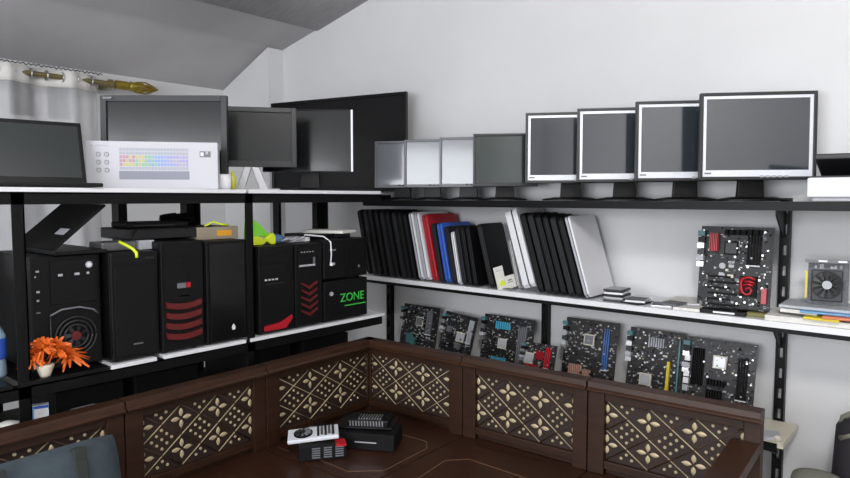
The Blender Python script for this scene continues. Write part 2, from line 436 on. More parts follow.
for (x, y, rot, lb) in ((-1.835, 2.44, 28, 'small grey-framed monitor with bright screen, immediately left of the greenish one'),
                   (-2.045, 2.42, 28, 'small grey-framed monitor, middle of the three smallest on the shelf'),
                   (-2.22, 2.39, 28, 'small grey-framed monitor at the left end, nearest the big black television')):
    monitor('flat_monitor', lb, .262, .235, .062, (x, y, ZM), rot, MGR, None, SCRG, bz=.011, bot=.004, tilt=1, group='three small grey-framed monitors', base_r=.09, standm=BLK, D=.03)

# monitors on the left rack
ZR = 1.5305
mon_a = monitor('flat_monitor', 'large dark monitor standing behind the white keyboard box',   .465, .328, .018, (-2.29, 1.185, ZR), 41, DGR, None, SCRK, bz=.022, bot=.012, tilt=2, buttons=False, base_r=.12)
text('maker_mark', 'SHARP', .011, LGR, mon_a, (-.20, -.022, .018 + .317), (R(90), 0, 0))
monitor('flat_monitor', 'black monitor on silver V-shaped legs beside the large dark monitor', .40, .245, .098, (-2.30, 1.545, ZR), 53, DGR, None, SCRK, bz=.020, bot=.006, tilt=0, stand='none')
mv = [o for o in COL.objects if o.name.startswith('flat_monitor') and 'V-shaped' in o.get('label', '')][0]
for sx in (-1, 1):
    MB().prism([(sx * .012 + .0, .105), (sx * .012 + .03, .105), (sx * .05 + .035, 0), (sx * .05 - .0, 0)], -.012, .012, 'y').build('stand_leg', METAL, mv, .002)
MB().box(-.10, .13, -.07, .08, 0, .008).build('stand_base', METAL, mv, .003)
m3 = monitor('flat_monitor', 'thin dark monitor with silver right edge before the big television', .40, .275, .085, (-2.27, 1.84, ZR), 41, DGR, None, SCRK, bz=.004, tilt=2, D=.02, buttons=False, base_r=.11)
MB().box(.193, .2015, -.0225, -.019, .087, .358).build('silver_edge', SILV, m3)
tv = monitor('television', 'big black flat television leaning over the corner behind the monitors', .92, .52, .006, (-2.735, 2.42, ZR), 12.5, BLKG, None, BLKG, bz=.016, bot=.004, tilt=0, D=.05, stand='none', buttons=False)
tv['category'] = 'television'
for sx in (-.1, .25): MB().box(sx - .015, sx + .015, -.06, .07, 0, .008).build('foot', BLK, tv)

# ------------------------------------------------------------------ open laptops
def laptop_open(label, W, Dp, ang, loc, rot, shell, scr, th=.014):
    r = empty('open_laptop', label, 'laptop', loc, (0, 0, R(rot)))
    MB().box(-W / 2, W / 2, -Dp, 0, .002, th).build('base', shell, r, .003)
    kb = MB()
    for i in range(5):
        for j in range(13):
            kb.box(-W * .43 + j * W * .067, -W * .43 + j * W * .067 + W * .055, -Dp * .22 - i * Dp * .09 - Dp * .07, -Dp * .22 - i * Dp * .09, th, th + .002)
    kb.build('keyboard', DGR, r)
    MB().box(-W * .12, W * .12, -Dp * .95, -Dp * .72, th, th + .0008).build('touchpad', DGR, r)
    T = frame_mat((0, 0, th + .002), (R(-(ang - 90)), 0, 0))
    H = Dp * .98
    MB(T).box(-W / 2, W / 2, 0, .009, 0, H).build('lid', shell, r, .002)
    MB(T).box(-W / 2 + .012, W / 2 - .012, -.001, .0, .02, H - .014).build('screen', scr, r)
    return r
laptop_open('open dark laptop with large greenish screen at the far left of the rack', .40, .215, 108, (-2.225, .668, ZR), 80, BLK, SCRL)

# ------------------------------------------------------------------ keyboard box
kx = empty('keyboard_box', 'white cardboard keyboard box with colourful keyboard picture on its front', 'box', (-2.135, 1.06, ZR), (0, 0, R(52)))
KW, KH = .432, .158
MB().box(-KW / 2, KW / 2, 0, .05, 0, KH).build('carton', mat('white_carton', (186, 186, 192), .55), kx, .002)
MB().box(-KW / 2 + .105, -KW / 2 + .335, -.0008, 0, .032, .060).build('wrist_rest_print', mat('print_grey', (128, 130, 142), .5), kx)
pk = MB(); rnd = random.Random(5)
pm = [mat('print_key_%s' % n, c, .5) for n, c in (('pink', (176, 134, 152)), ('yellow', (184, 178, 120)), ('green', (132, 176, 150)), ('blue', (130, 156, 206)), ('violet', (158, 150, 198)), ('pale', (160, 163, 174)))]
for i in range(6):
    for j in range(22):
        q = pm[min(5, max(0, int(j / 22 * 5 + rnd.random() * 1.2)))] if i in (1, 2, 3) else pm[5]
        x = -KW / 2 + .107 + j * .0103; z = .064 + i * .0125
        pk.box(x, x + .0086, -.0008, 0, z, z + .0098, q)
pk.build('keyboard_print', None, kx)
ic = MB()
for i in range(3):
    for j in range(2):
        c = (-KW / 2 + .040 + j * .026, 0, .062 + i * .026)
        ic.cyl((c[0], 0, c[2]), (c[0], -.0009, c[2]), .0075, m=DGR, n=16); ic.cyl((c[0], -.0009, c[2]), (c[0], -.0013, c[2]), .005, m=WHT, n=16)
        ic.box(c[0] - .002, c[0] + .002, -.0016, -.0013, c[2] - .002, c[2] + .003, MGR)
ic.build('feature_icons', None, kx)
lg = MB().box(.155, .192, -.0008, 0, .108, .128, MGR).box(.158, .168, -.0012, -.0008, .112, .124, WHT).box(.175, .183, -.0012, -.0008, .118, .127, LGR)
lg.build('picture_print', None, kx); kx.scale = (.98, 1, 1.02)
MB().box(-KW / 2 + .016, -KW / 2 + .024, -.0008, 0, .138, .146, LGR).box(-KW / 2 + .03, -KW / 2 + .075, -.0008, 0, .140, .145, LGR).build('logo_print', LGR, kx)

# small things on rack top
bt = MB().lathe([(.010, 0), (.013, .01), (.013, .045), (.006, .058), (.005, .07)]).build('small_bottle', mat('bottle_yellow', (190, 190, 60), .3)); bt.location = (-2.10, 1.345, ZR)
tag(bt, 'tiny yellow bottle beside the silver-legged monitor stand', 'bottle')
hd = MB().lathe([(.02, 0), (.024, .01), (.024, .05), (.018, .055)]).build('plastic_cup', WHT); hd.location = (-2.06, 1.285, ZR)
tag(hd, 'small white cup beside the right end of the keyboard box', 'cup')

# ------------------------------------------------------------------ computer towers (front faces local -y)
def tower(label, W, H, D, loc, base=BLK):
    r = empty('computer_tower', label, 'computer tower', loc, (0, 0, R(90)), 'computer towers on the rack shelf')
    MB().box(-W / 2, W / 2, .012, D, .008, H).build('case', base, r, .003)
    MB().box(-W / 2, W / 2, 0, .012, .008, H).build('front_panel', BLK, r, .004)
    for sx in (-1, 1):
        for y in (.04, D - .04): MB().cyl((sx * (W / 2 - .025), y, 0), (sx * (W / 2 - .025), y, .009), .012, n=10).build('foot', BLKM, r)
    return r
def dots(mb, x0, z, n, dx, w=.004, h=.004, m=None, y=-.002):
    for k in range(n): mb.box(x0 + k * dx, x0 + k * dx + w, y, 0, z, z + h, m)
X0 = -2.03
t1 = tower('wide black tower with round fan grille and a silver disc badge', .195, .345, .34, (-2.05, .742, .985))
MB().box(-.045, .085, -.006, 0, .20, .33).build('bay_cover', BLKM, t1, .002)
m = MB(); dots(m, -.03, .312, 3, .02, .008, .004, LGR); m.box(-.025, -.013, -.008, -.006, .284, .291, LGR).box(.02, .034, -.008, -.006, .284, .291, LGR).box(.055, .062, -.008, -.006, .284, .291, LGR)
m.build('front_ports', LGR, t1)
MB().cyl((.062, -.006, .313), (.062, -.009, .313), .010, m=LGR, n=20).cyl((.062, -.009, .313), (.062, -.010, .313), .006, m=WHT, n=20).build('power_button', LGR, t1)
m = MB(); dots(m, -.082, .30, 1, .02, .008, .005, LGR); dots(m, -.086, .285, 1, .02, .004, .004, LGR); dots(m, -.082, .24, 1, .02, .008, .006, LGR); dots(m, -.082, .215, 1, .02, .006, .005, LGR); dots(m, -.084, .18, 1, .02, .01, .004, MGR)
m.build('side_lights', LGR, t1)
m = MB()
for rr in (.058, .046, .034): m.tube([(.02 + rr * math.cos(t), -.006, .10 + rr * math.sin(t)) for t in [2 * PI * q / 28 for q in range(29)]], .0028, 6, DGR)
m.build('fan_grille', DGR, t1)
m = MB().cyl((.02, -.001, .10), (.02, -.007, .10), .014, n=16, m=DRED)
for k in range(7):
    t = 2 * PI * k / 7; m.add([(.02 + .012 * math.cos(t), -.004, .10 + .012 * math.sin(t)), (.02 + .032 * math.cos(t + .15), -.002, .10 + .032 * math.sin(t + .15)), (.02 + .032 * math.cos(t + .6), -.006, .10 + .032 * math.sin(t + .6)), (.02 + .012 * math.cos(t + .6), -.006, .10 + .012 * math.sin(t + .6))], [(0, 1, 2, 3), (3, 2, 1, 0)], DGR)
m.build('fan', DGR, t1)
m = MB().tube([(-.05, -.007, .17), (-.02, -.01, .185), (.03, -.01, .187), (.07, -.01, .175), (.085, -.007, .16)], .003, 6, MGR).tube([(-.05, -.007, .17), (-.05, -.007, .03)], .002, 5, DGR)
m.build('front_trim', MGR, t1)

t2 = tower('plain narrow black tower with smooth front between fan tower and red-striped tower', .150, .345, .33, (-2.004, 0.926, .985))
MB().box(-.066, .066, -.004, 0, .02, .30).build('door_panel', BLKM, t2, .002)
m = MB(); m.box(-.07, .07, -.006, 0, .312, .338, BLKM).box(.03, .06, -.008, -.006, .322, .327, DGR); m.build('optical_drive', BLKM, t2)
MB().box(-.012, .018, -.0055, -.004, .052, .056).build('maker_mark', MGR, t2)

t3 = tower('black tower with a stack of curved dark red stripes on its lower front', .152, .372, .33, (-2.004, 1.086, .985))
for k in range(4):
    z = .052 + k * .034; mm = MB(); vs = []; n = 10
    for q in range(n + 1):
        x = -.062 + .124 * q / n; dz = -.010 * (1 - (2 * q / n - 1) ** 2)
        vs += [(x, -.010, z + dz), (x, -.010, z + dz + .019), (x, 0, z + dz), (x, 0, z + dz + .019)]
    fs = []
    for q in range(n):
        a = 4 * q; b = a + 4; fs += [(a, b, b + 1, a + 1), (a + 1, b + 1, b + 3, a + 3), (a, a + 2, b + 2, b), (a + 2, a + 3, b + 3, b + 2)]
    fs += [(0, 1, 3, 2), (4 * n, 4 * n + 2, 4 * n + 3, 4 * n + 1)]
    mm.add(vs, fs, DRED).build('red_stripe', DRED, t3)
m = MB().box(-.022, .010, -.004, 0, .215, .232, MGR).box(.008, .026, -.004, 0, .215, .232, RED); m.build('badge', MGR, t3)
m = MB(); dots(m, -.03, .318, 6, .011, .004, .003, MGR, -.003); dots(m, -.005, .300, 2, .008, .004, .006, MGR, -.003); m.box(-.02, .02, -.003, 0, .186, .190, MGR); m.build('front_ports', MGR, t3)
m = MB().prism([(-.068, .18), (-.05, .172), (.05, .172), (.068, .18), (.068, .36), (-.068, .36)], -.003, 0, 'y'); m.build('upper_fascia', BLKM, t3)

t4 = tower('black glossy-fronted tower left of the rack post with small white mark low down', .165, .365, .33, (-2.004, 1.254, .985))
MB().box(-.070, .070, -.004, 0, .012, .355).build('door_panel', BLKG, t4, .002)
MB().prism([(.014, .045), (.024, .045), (.026, .055), (.019, .066), (.012, .055)], -.006, -.004, 'y').build('maker_mark', WHT, t4)

t5 = tower('black tower with red bar along its lower edge, just right of the post', .162, .335, .33, (-2.004, 1.466, .985))
m = MB(); dots(m, -.055, .205, 4, .016, .009, .006, LGR, -.004); m.box(-.05, .03, -.003, 0, .19, .193, DGR); m.build('front_ports', LGR, t5)
MB().add([(-.06, -.008, .016), (.035, -.008, .016), (.066, -.008, .050), (.066, -.008, .062), (.01, -.008, .040), (-.06, -.008, .034), (-.06, 0, .016), (.035, 0, .016), (.066, 0, .050), (.066, 0, .062), (.01, 0, .040), (-.06, 0, .034)],
         [(0, 1, 2, 3, 4, 5), (11, 10, 9, 8, 7, 6)] + [(k, k + 6, (k + 1) % 6 + 6, (k + 1) % 6) for k in range(6)]).build('red_bar', RED, t5)
m = MB(); m.box(-.07, .07, -.003, 0, .24, .265).box(-.07, .07, -.003, 0, .275, .30); m.build('drive_bay', BLKM, t5)

t6 = tower('black tower with red chevrons down its front, right of the red-bar tower', .135, .335, .33, (-2.004, 1.620, .985))
for k in range(5):
    z = .045 + k * .027
    MB().prism([(-.040, z + .022), (-.040, z + .030), (0, z + .012), (.040, z + .030), (.040, z + .022), (0, z)], -.006, 0, 'y').build('red_chevron', DRED, t6)
m = MB(); m.box(-.05, .03, -.004, 0, .245, .252, LGR).box(.02, .03, -.004, 0, .252, .28, MGR); dots(m, -.04, .30, 5, .014, .006, .004, LGR, -.004); m.build('front_ports', LGR, t6)
MB().box(-.055, .055, -.003, 0, .235, .325).build('drive_bay', BLKM, t6)

t7 = tower('short black desktop case with bright green lettering at the rack end', .245, .172, .33, (-2.004, 1.820, .985))
tx = text('green_lettering', 'ZONE', .050, GREENL, t7, (.032, -.002, .095), (R(90), 0, 0), .001)
m = MB().box(-.01, .11, -.003, 0, .060, .064, GREENL); m.build('green_underline', GREENL, t7)
MB().cyl((-.085, -.001, .12), (-.085, -.005, .12), .009, n=14).build('power_button', LGR, t7)
t8 = tower('short black desktop case on top of the green-lettered case', .245, .170, .33, (-2.004, 1.820, 1.159))
m = MB().cyl((-.07, -.001, .07), (-.07, -.004, .07), .006, n=12, m=LGR).cyl((.07, -.001, .05), (.07, -.004, .05), .006, n=12, m=MGR); dots(m, -.09, .125, 3, .012, .006, .004, LGR, -.004); m.build('front_lights', LGR, t8)
m = MB()
for k in range(9): m.box(.0 + k * .012, .006 + k * .012, -.003, 0, .03, .15, BLKM)
m.build('vent_slats', BLKM, t8)

# ------------------------------------------------------------------ clutter on top of the towers
hl = empty('half_open_laptop', 'small black laptop half open like a wedge on the fan tower', 'laptop', (-2.03, .705, 1.3305), (0, 0, R(0)))
MB().box(-.34, 0, 0, .15, .001, .012).build('base', BLK, hl, .002)
T = frame_mat((0, .0, .014), (R(41), 0, 0))
MB(T).box(-.34, 0, 0, .20, 0, .008).build('lid', BLKM, hl, .002)
MB(T).box(-.33, -.01, .015, .19, -.001, 0).build('screen', SCRK, hl)
MB(T).prism([(-.11, .06), (-.04, .06), (-.04, .085), (-.11, .085)], .008, .0088, 'z').build('lid_badge', LGR, hl)
gb = bx(-.05, .05, -.055, .055, 0, .028).build('plastic_case', mat('clear_grey_plastic', (88, 88, 90), .3), None, .005); gb.location = (-2.12, .91, 1.3315)
tag(gb, 'translucent grey plastic case on the plain narrow tower', 'plastic case')
gb = bx(-.03, .03, -.025, .025, 0, .03).build('small_box', LGR, None, .002); gb.location = (-2.09, .995, 1.3315)
tag(gb, 'small light grey box beside the grey plastic case on the towers', 'box')
yb = MB().tube([(-2.05, .90, 1.362), (-2.03, .915, 1.350), (-2.012, .925, 1.340), (-1.998, .93, 1.328), (-1.997, .93, 1.312)], .005, 6).build('cable_tie', NEON)
tag(yb, 'neon yellow tie hanging over the front of the plain tower', 'cable tie')
pl = empty('disc_player', 'wide flat black player lying on the red-striped tower', 'media player', (-2.19, 1.10, 1.3585), (0, 0, R(90)))
MB().box(-.15, .15, -.11, .12, .004, .040).build('casing', BLK, pl, .004)
MB().prism([(-.15, .006), (.145, .006), (.15, .036), (-.13, .036)], -.118, -.11, 'y').build('front_panel', BLKG, pl, .001)
for sx in (-.12, .12):
    for sy in (-.09, .1): MB().cyl((sx, sy, 0), (sx, sy, .005), .01, n=8).build('foot', BLKM, pl)
tl = empty('router', 'thin black router stacked on the flat black player', 'router', (-2.20, 1.08, 1.3995), (0, 0, R(84)))
MB().box(-.11, .10, -.08, .08, 0, .018).build('casing', BLKM, tl, .005)
MB().box(-.09, .05, -.0815, -.08, .006, .009).build('light_strip', DGR, tl)
cb = MB(); rnd = random.Random(3); pts = []
for k in range(90):
    t = k / 90 * 2 * PI * 6; rr = .05 + .012 * math.sin(t * .37)
    pts.append((-2.28 + rr * .8 * math.cos(t), 1.22 + rr * 1.1 * math.sin(t), 1.41 + .016 * math.sin(t * .5 + 1) + .018 * k / 90 * 1.2))
cb.tube(pts, .004, 6); o = cb.build('cable_coil', BLKM); tag(o, 'coiled black cable behind the flat player', 'cable')
cbx = empty('carton', 'beige carton with an orange label on the glossy-fronted tower', 'box', (-2.17, 1.262, 1.3515), (0, 0, R(90)))
MB().box(-.083, .083, -.10, .10, 0, .045).build('body', mat('beige_carton', (150, 140, 120), .7, noise=.1, scale=20), cbx, .002)
MB().box(-.005, .055, -.1008, -.10, .012, .032).build('label', TAPE, cbx)
yc = MB().tube([(-2.09, 1.22, 1.399), (-2.08, 1.25, 1.415), (-2.07, 1.27, 1.406), (-2.062, 1.30, 1.402)], .004, 6).build('cable_tie', NEON)
tag(yc, 'neon yellow tie lying on the beige carton', 'cable tie')
fan = empty('toy_blaster', 'neon green and yellow plastic bundle on the red-bar tower', 'toy', (-2.09, 1.452, 1.3215), (0, 0, R(90)))
MB().prism([(-.06, .0), (-.055, .085), (-.03, .095), (.0, .075), (.03, .045), (.045, .04), (.04, .03), (-.01, .03)], -.01, .02, 'y').build('grip', GRN, fan, .003)
MB().prism([(-.06, 0), (-.06, .03), (-.03, .035), (0, .02), (.04, .045), (.05, .03), (.05, 0), (.03, 0), (.01, .012), (-.01, 0)], -.035, -.011, 'y').build('body', NEON, fan, .003)
bb = MB()
rnd = random.Random(8)
o = MB().lathe([(.01, 0), (.03, .004), (.034, .02), (.026, .034), (.008, .04)], n=14).build('blue_bag', mat('blue_cloth', (84, 118, 170), .7, noise=.2, scale=40)); o.location = (-2.10, 1.525, 1.3215); o.scale = (1, 1.4, .9)
tag(o, 'crumpled blue pouch beside the neon bundle on the towers', 'pouch')
for i, (x, y, w, d, z, lb, mm) in enumerate(((-2.13, 1.64, .05, .10, 1.3215, 'white power adapter lying on the chevron tower', WHT), (-2.17, 1.76, .09, .13, 1.3305, 'flat black drive lying on the topmost short case', BLK), (-2.15, 1.87, .07, .09, 1.3305, 'grey drive lying at the rack end on the topmost short case', DGR))):
    o = bx(-w, w, -d / 2, d / 2, 0, .018).build('power_adapter' if i == 0 else 'disc_drive', mm, None, .003); o.location = (x, y, z); tag(o, lb, 'adapter' if i == 0 else 'drive')
o = MB().tube([(-2.08, 1.66, 1.350), (-2.03, 1.72, 1.342), (-1.997, 1.73, 1.32), (-1.996, 1.732, 1.27), (-1.998, 1.73, 1.235)], .003, 6).lathe([(.005, 0), (.008, .004), (.005, .014)], c=(-1.994, 1.73, 1.222)).build('white_cable', WHT)
tag(o, 'thin white cable hanging down over the short case fronts', 'cable')
o = MB()
for k in range(8):
    y0 = 1.555 + k * .03; o.box(-2.10 + .01 * (k % 3), -2.075 + .01 * (k % 3), y0, y0 + .016, 1.343 if k > 2 else 1.3225, 1.358 if k > 2 else 1.336)
o2 = MB().tube([(-2.07 + .02 * math.sin(k * 1.7), 1.54 + k * .012, 1.330 + .014 * abs(math.sin(k * .9))) for k in range(10)] , .005, 6).build('cable_bundle', LGR)
tag(o2, 'light grey cable bundle heaped on the chevron tower', 'cable')
pw = MB().box(-.10, .10, -.06, .06, 0, .012).build('paper_sheet', PAPER); pw.location = (-2.14, 1.845, 1.3495); pw.rotation_euler = (0, R(0), R(20))
tag(pw, 'white paper stack on top of the drives at the rack end', 'paper')

# left rack: bottle, plant, small boxes
o = empty('water_bottle', 'clear blue-labelled bottle behind the leftmost rack post', 'bottle', (-2.12, .565, .9855))
MB().lathe([(.030, 0), (.033, .01), (.031, .05), (.033, .12), (.014, .16), (.013, .18)], n=18).build('bottle_body', mat('pale_blue_plastic', (150, 175, 195), .2), o)
MB().lathe([(.0335, .055), (.0340, .06), (.0340, .11), (.0335, .115)], n=18).build('bottle_label', BLUE, o)
MB().lathe([(.015, .18), (.015, .197), (.01, .198)], n=14).build('cap', WHT, o)
pf = empty('potted_flower', 'artificial orange flowers in a small cream pot before the fan tower', 'plant', (-2.02, .665, .9855))
MB().lathe([(.014, 0), (.016, .006), (.024, .03), (.023, .035)], n=16).build('pot', CREAM, pf)
rnd = random.Random(12)
def spray(mb, c, n, L, m, w, up=0.2, r=None, cone=1.0):
    r = r or rnd
    for k in range(n):
        a = r.uniform(0, 2 * PI); e = r.uniform(-.5, 1.3) * cone + up
        d = Vector((math.cos(a) * math.cos(e), math.sin(a) * math.cos(e), math.sin(e))); l = L * r.uniform(.6, 1.1)
        s_ = d.orthogonal().normalized() * w; s2 = d.cross(s_).normalized() * w * .25
        p = Vector(c); q = p + d * l * .5 + Vector((0, 0, .006)); e_ = p + d * l - Vector((0, 0, .01))
        mb.add([p - s_ * .3, p + s_ * .3, q + s_, q - s_, e_ + s_ * .4, e_ - s_ * .4, q + s2 * 1.6], [(0, 1, 2, 3), (3, 2, 4, 5), (0, 6, 3), (1, 2, 6), (3, 6, 5), (2, 4, 6)], m)
for (c, L) in (((.0, -.005, .075), .045), ((-.005, .03, .062), .05), ((.01, .06, .040), .05), ((-.01, -.03, .05), .035)):
    f = MB(); spray(f, c, 70, L * 1.1, ORG, .0065); f.build('blossom', ORG, pf)
st = MB()
for c in ((0, -.005, .075), (-.005, .03, .062), (.01, .06, .045), (-.01, -.03, .05)): st.tube([(0, 0, .03), (c[0] * .4, c[1] * .3, c[2] * .7), c], .0022, 5)
st.build('stems', LEAF, pf)
dp = empty('potted_plant', 'dark leafy artificial plant at the left edge behind the rack post', 'plant', (-2.22, .40, .9855))
MB().lathe([(.03, 0), (.034, .01), (.042, .06), (.040, .065)], n=16).build('pot', BLKM, dp)
f = MB(); spray(f, (0, 0, .10), 90, .14, LEAF, .006, .35, cone=.7); spray(f, (0, .02, .16), 60, .11, LEAF, .005, .4, cone=.7); f.build('foliage', LEAF, dp)
o = empty('medicine_box', 'small white box with a blue corner on the lower rack board', 'box', (-2.05, .653, .8005), (0, 0, R(70)))
MB().box(-.026, .026, -.015, .015, 0, .098).build('carton', WHT, o, .001); MB().box(-.026, -.010, -.0155, -.015, .03, .098).build('blue_print', LBLUE, o)
MB().box(-.026, .026, -.0155, -.015, .09, .098).build('teal_stripe', BLUE, o)
o = MB().lathe([(.02, 0), (.035, .01), (.038, .04), (.03, .062), (.01, .07)], n=14).build('plastic_bag', PAPER); o.location = (-2.05, .575, .8005)
tag(o, 'crumpled white bag on the lower rack board at the left edge', 'bag')
o = bx(-.02, .02, -.04, .04, 0, .045).build('small_box', LGR, None, .002); o.location = (-2.28, .727, 1.3305)
gx = bx(-.04, .04, -.05, .05, 0, .27).build('speaker_box', MGR, None, .003); gx.location = (-2.30, .54, .9855); tag(gx, 'grey box standing behind the leftmost post beside the fan tower', 'box')
COL.objects.unlink(o); bpy.data.objects.remove(o)

# ------------------------------------------------------------------ laptops filed on the middle shelf
ZMS = 1.0925
def closed_laptop(label, mm, x, h, lean, th=.024, dep=.235, yf=2.346, group='closed laptops filed upright on the middle shelf', yaw=0, dark=None):
    r = empty('closed_laptop', label, 'laptop', (x, yf, ZMS), (0, 0, R(yaw)), group)
    T = frame_mat((0, 0, th * math.sin(R(lean))), (0, R(-lean), 0))
    # rounded outline in the y-z plane
    def slab(x0, x1, ins, mat_, nm, bev=.003):
        c = .014; y0, y1, z0, z1 = ins, dep - ins, ins, h - ins
        poly = [(y0 + c, z0), (y1 - c, z0), (y1, z0 + c), (y1, z1 - c), (y1 - c, z1), (y0 + c, z1), (y0 + c * .3, z1 - c * .3), (y0, z1 - c), (y0, z0 + c)]
        MB(T).prism(poly, x0, x1, 'x').build(nm, mat_, r, bev)
    slab(0, th * .55, 0, dark or mm, 'base', .002)
    slab(th * .60, th, 0.0, mm, 'lid', .002)
    slab(th * .52, th * .62, -.0006, MGR if mm in (BLK, DGR) else DGR, 'seam', 0)
    return r
names = {}
def pxX(x): return x
LAP = [  # x at shelf, height, lean, thickness, material, label
    (-2.420, .345, 13, .026, BLK, 'black laptop at the far left end of the filed row'),
    (-2.382, .345, 13, .024, DGR, 'dark grey laptop second in the filed row from the left end'),
    (-2.344, .345, 13, .024, BLK, 'black laptop third in the filed row from the left end'),
    (-2.306, .345, 13, .024, BLK, 'black laptop fourth in the filed row from the left end'),
    (-2.268, .345, 13, .024, DGR, 'dark grey laptop fifth in the filed row from the left end'),
    (-2.230, .345, 13, .024, BLK, 'black laptop sixth in the filed row from the left end'),
    (-2.192, .340, 13, .024, DGR, 'dark grey laptop seventh in the row, third before the first white one'),
    (-2.154, .338, 13, .024, BLK, 'black laptop second before the first white laptop'),
    (-2.118, .330, 13, .022, BLK, 'black laptop touching the left side of the first white laptop'),
    (-2.078, .336, 13, .026, WHT, 'white laptop on the left of the white pair beside the red one'),
    (-2.040, .336, 13, .030, WHT, 'white laptop touching the red laptop'),
    (-1.992, .325, 13, .032, RED, 'bright red laptop in the filed row'),
    (-1.948, .285, 12, .022, DGR, 'short dark grey laptop between the red and blue laptops'),
    (-1.912, .285, 12, .030, BLUE, 'bright blue laptop in the filed row'),
    (-1.870, .272, 12, .024, DGR, 'grey-green laptop just right of the blue laptop'),
    (-1.838, .250, 11, .016, SILV, 'thin silver laptop, shortest in the row, right of the blue one'),
    (-1.812, .268, 11, .022, DGR, 'dark laptop just right of the thin silver one'),
    (-1.780, .272, 11, .022, BLK, 'black laptop two places right of the thin silver one'),
    (-1.748, .276, 11, .022, BLK, 'black laptop leaning behind the one carrying two cards'),
]
for (x, h, ln, th, mm, lb) in LAP:
    x += .024 * min(1, (x + 2.43) / .25)
    closed_laptop(lb, {WHT: mat('white_laptop_shell', (222, 222, 226), .35), BLK: mat('black_laptop_shell', (9, 9, 11), .5, spec=.3), DGR: mat('grey_laptop_shell', (30, 31, 34), .5, spec=.3)}.get(mm, mm), x, h, ln, th, dark=(LGR if mm is WHT else None))
WL = MATS['white_laptop_shell']; BL = MATS['black_laptop_shell']; GL = MATS['grey_laptop_shell']
cardlap = closed_laptop('black laptop showing its lid, with two white cards leaning against it', BL, -1.636, .290, 14, .024, dep=.225, yaw=8)
# cards leaning in front of it
cd = empty('name_card', 'white card with a yellow-green dot beside the black laptop lid', 'card', (-1.572, 2.395, ZMS), (0, R(-14), R(58)), 'white cards')
MB().box(-.045, .045, 0, .002, .001, .060).build('card_stock', PAPER, cd); MB().cyl((-.018, 0, .034), (-.018, -.0008, .034), .013, n=20).build('printed_dot', NEON, cd)
MB().box(.01, .03, -.0006, 0, .036, .042, MGR).box(.008, .034, -.0006, 0, .028, .031, MGR).build('printed_lines', MGR, cd)
cd = empty('name_card', 'blank narrow white card standing taller behind the dotted card', 'card', (-1.596, 2.402, ZMS), (0, R(-14), R(58)), 'white cards')
MB().box(-.03, .015, 0, .002, .001, .105).build('card_stock', PAPER, cd); MB().box(-.02, .005, -.0006, 0, .085, .088).build('printed_lines', LGR, cd)
closed_laptop('thin white tablet leaning between the two laptop groups', mat('offwhite_shell', (205, 205, 206), .4), -1.535, .225, 14, .012, dep=.16, yf=2.42)
G2 = [(-1.460, .345, 17, .060, WL, 'thick white laptop starting the second group of laptops'),
      (-1.385, .345, 17, .026, BL, 'black laptop touching the thick white laptop'),
      (-1.348, .345, 17, .026, GL, 'dark grey laptop second after the thick white laptop'),
      (-1.312, .340, 17, .026, BL, 'black laptop in the middle of the second group'),
      (-1.277, .340, 17, .024, BL, 'black laptop third before the last white laptop'),
      (-1.242, .335, 17, .024, GL, 'dark grey laptop second before the last white laptop'),
      (-1.207, .330, 17, .024, BL, 'black laptop touching the last white laptop'),
      (-1.172, .338, 17, .022, WL, 'white laptop ending the row with its whole lid in view')]
for (x, h, ln, th, mm, lb) in G2: closed_laptop(lb, mm, x, h, ln, th, dark=(LGR if mm is WL and th < .05 else None))

# loose drives on the middle shelf
def drive(label, x, y, z, w, d, h, yaw, mm=METAL, grp='loose disc drives on the middle shelf'):
    r = empty('disc_drive', label, 'drive', (x, y, z), (0, 0, R(yaw)), grp)
    MB().box(-w / 2, w / 2, -d / 2, d / 2, 0, h).build('casing', mm, r, .001)
    MB().box(-w / 2 + .004, w / 2 - .004, -d / 2 + .004, d / 2 - .004, h, h + .0008).build('label_plate', LGR if mm is DGR else DGR, r)
lbs = ['bottom drive of the tallest stack of drives', 'second drive from the bottom of the tallest drive stack', 'third drive from the bottom of the tallest drive stack', 'fourth drive, next to the top of the tallest drive stack', 'top drive of the tallest stack of drives']
for k in range(5): drive(lbs[k] + ' on the middle shelf', -1.075 + .003 * (k % 2), 2.42 + .004 * ((k * 2) % 3), ZMS + k * .0098, .075, .10, .0085, 8 - 5 * (k % 3), METAL if k % 2 else DGR)
drive('lower loose drive just right of the tallest stack', -.985, 2.41, ZMS, .08, .10, .008, -12, DGR)
drive('upper loose drive resting just right of the tallest stack', -.98, 2.405, ZMS + .0095, .075, .10, .008, 10, METAL)
drive('lone thin drive midway to the large motherboard', -.885, 2.40, ZMS, .075, .09, .009, 18, METAL)
drive('thin drive closest to the lying white booklet', -.845, 2.405, ZMS + .0105, .07, .08, .008, -10, MGR)
drive('small metal plate at the left foot of the thick white laptop', -1.56, 2.385, ZMS, .07, .03, .006, -5, METAL, 'small metal pieces')
o = MB().box(-.07, .07, -.08, .08, 0, .014, PAPER).box(-.07, .07, -.081, -.08, .004, .011, mat('violet_spine', (140, 140, 196), .5)).build('booklet', PAPER); o.location = (-.83, 2.52, ZMS); tag(o, 'white booklet with pale violet spine left of the large motherboard', 'booklet')
o = MB().box(-.11, .03, -.04, .045, 0, .010).build('paper_sheet', PAPER); o.location = (-.72, 2.40, ZMS); o.rotation_euler = (0, 0, R(4)); tag(o, 'white paper lying left below the large motherboard', 'paper')
o = empty('optical_drive', 'flat black drive lying in front of the large motherboard', 'drive', (-.66, 2.385, ZMS + .0), (0, 0, R(3)))
MB().box(-.075, .075, -.025, .035, 0, .014).build('casing', BLK, o, .001); MB().box(-.03, .04, -.0258, -.025, .004, .010).build('metal_tray', SILV, o)

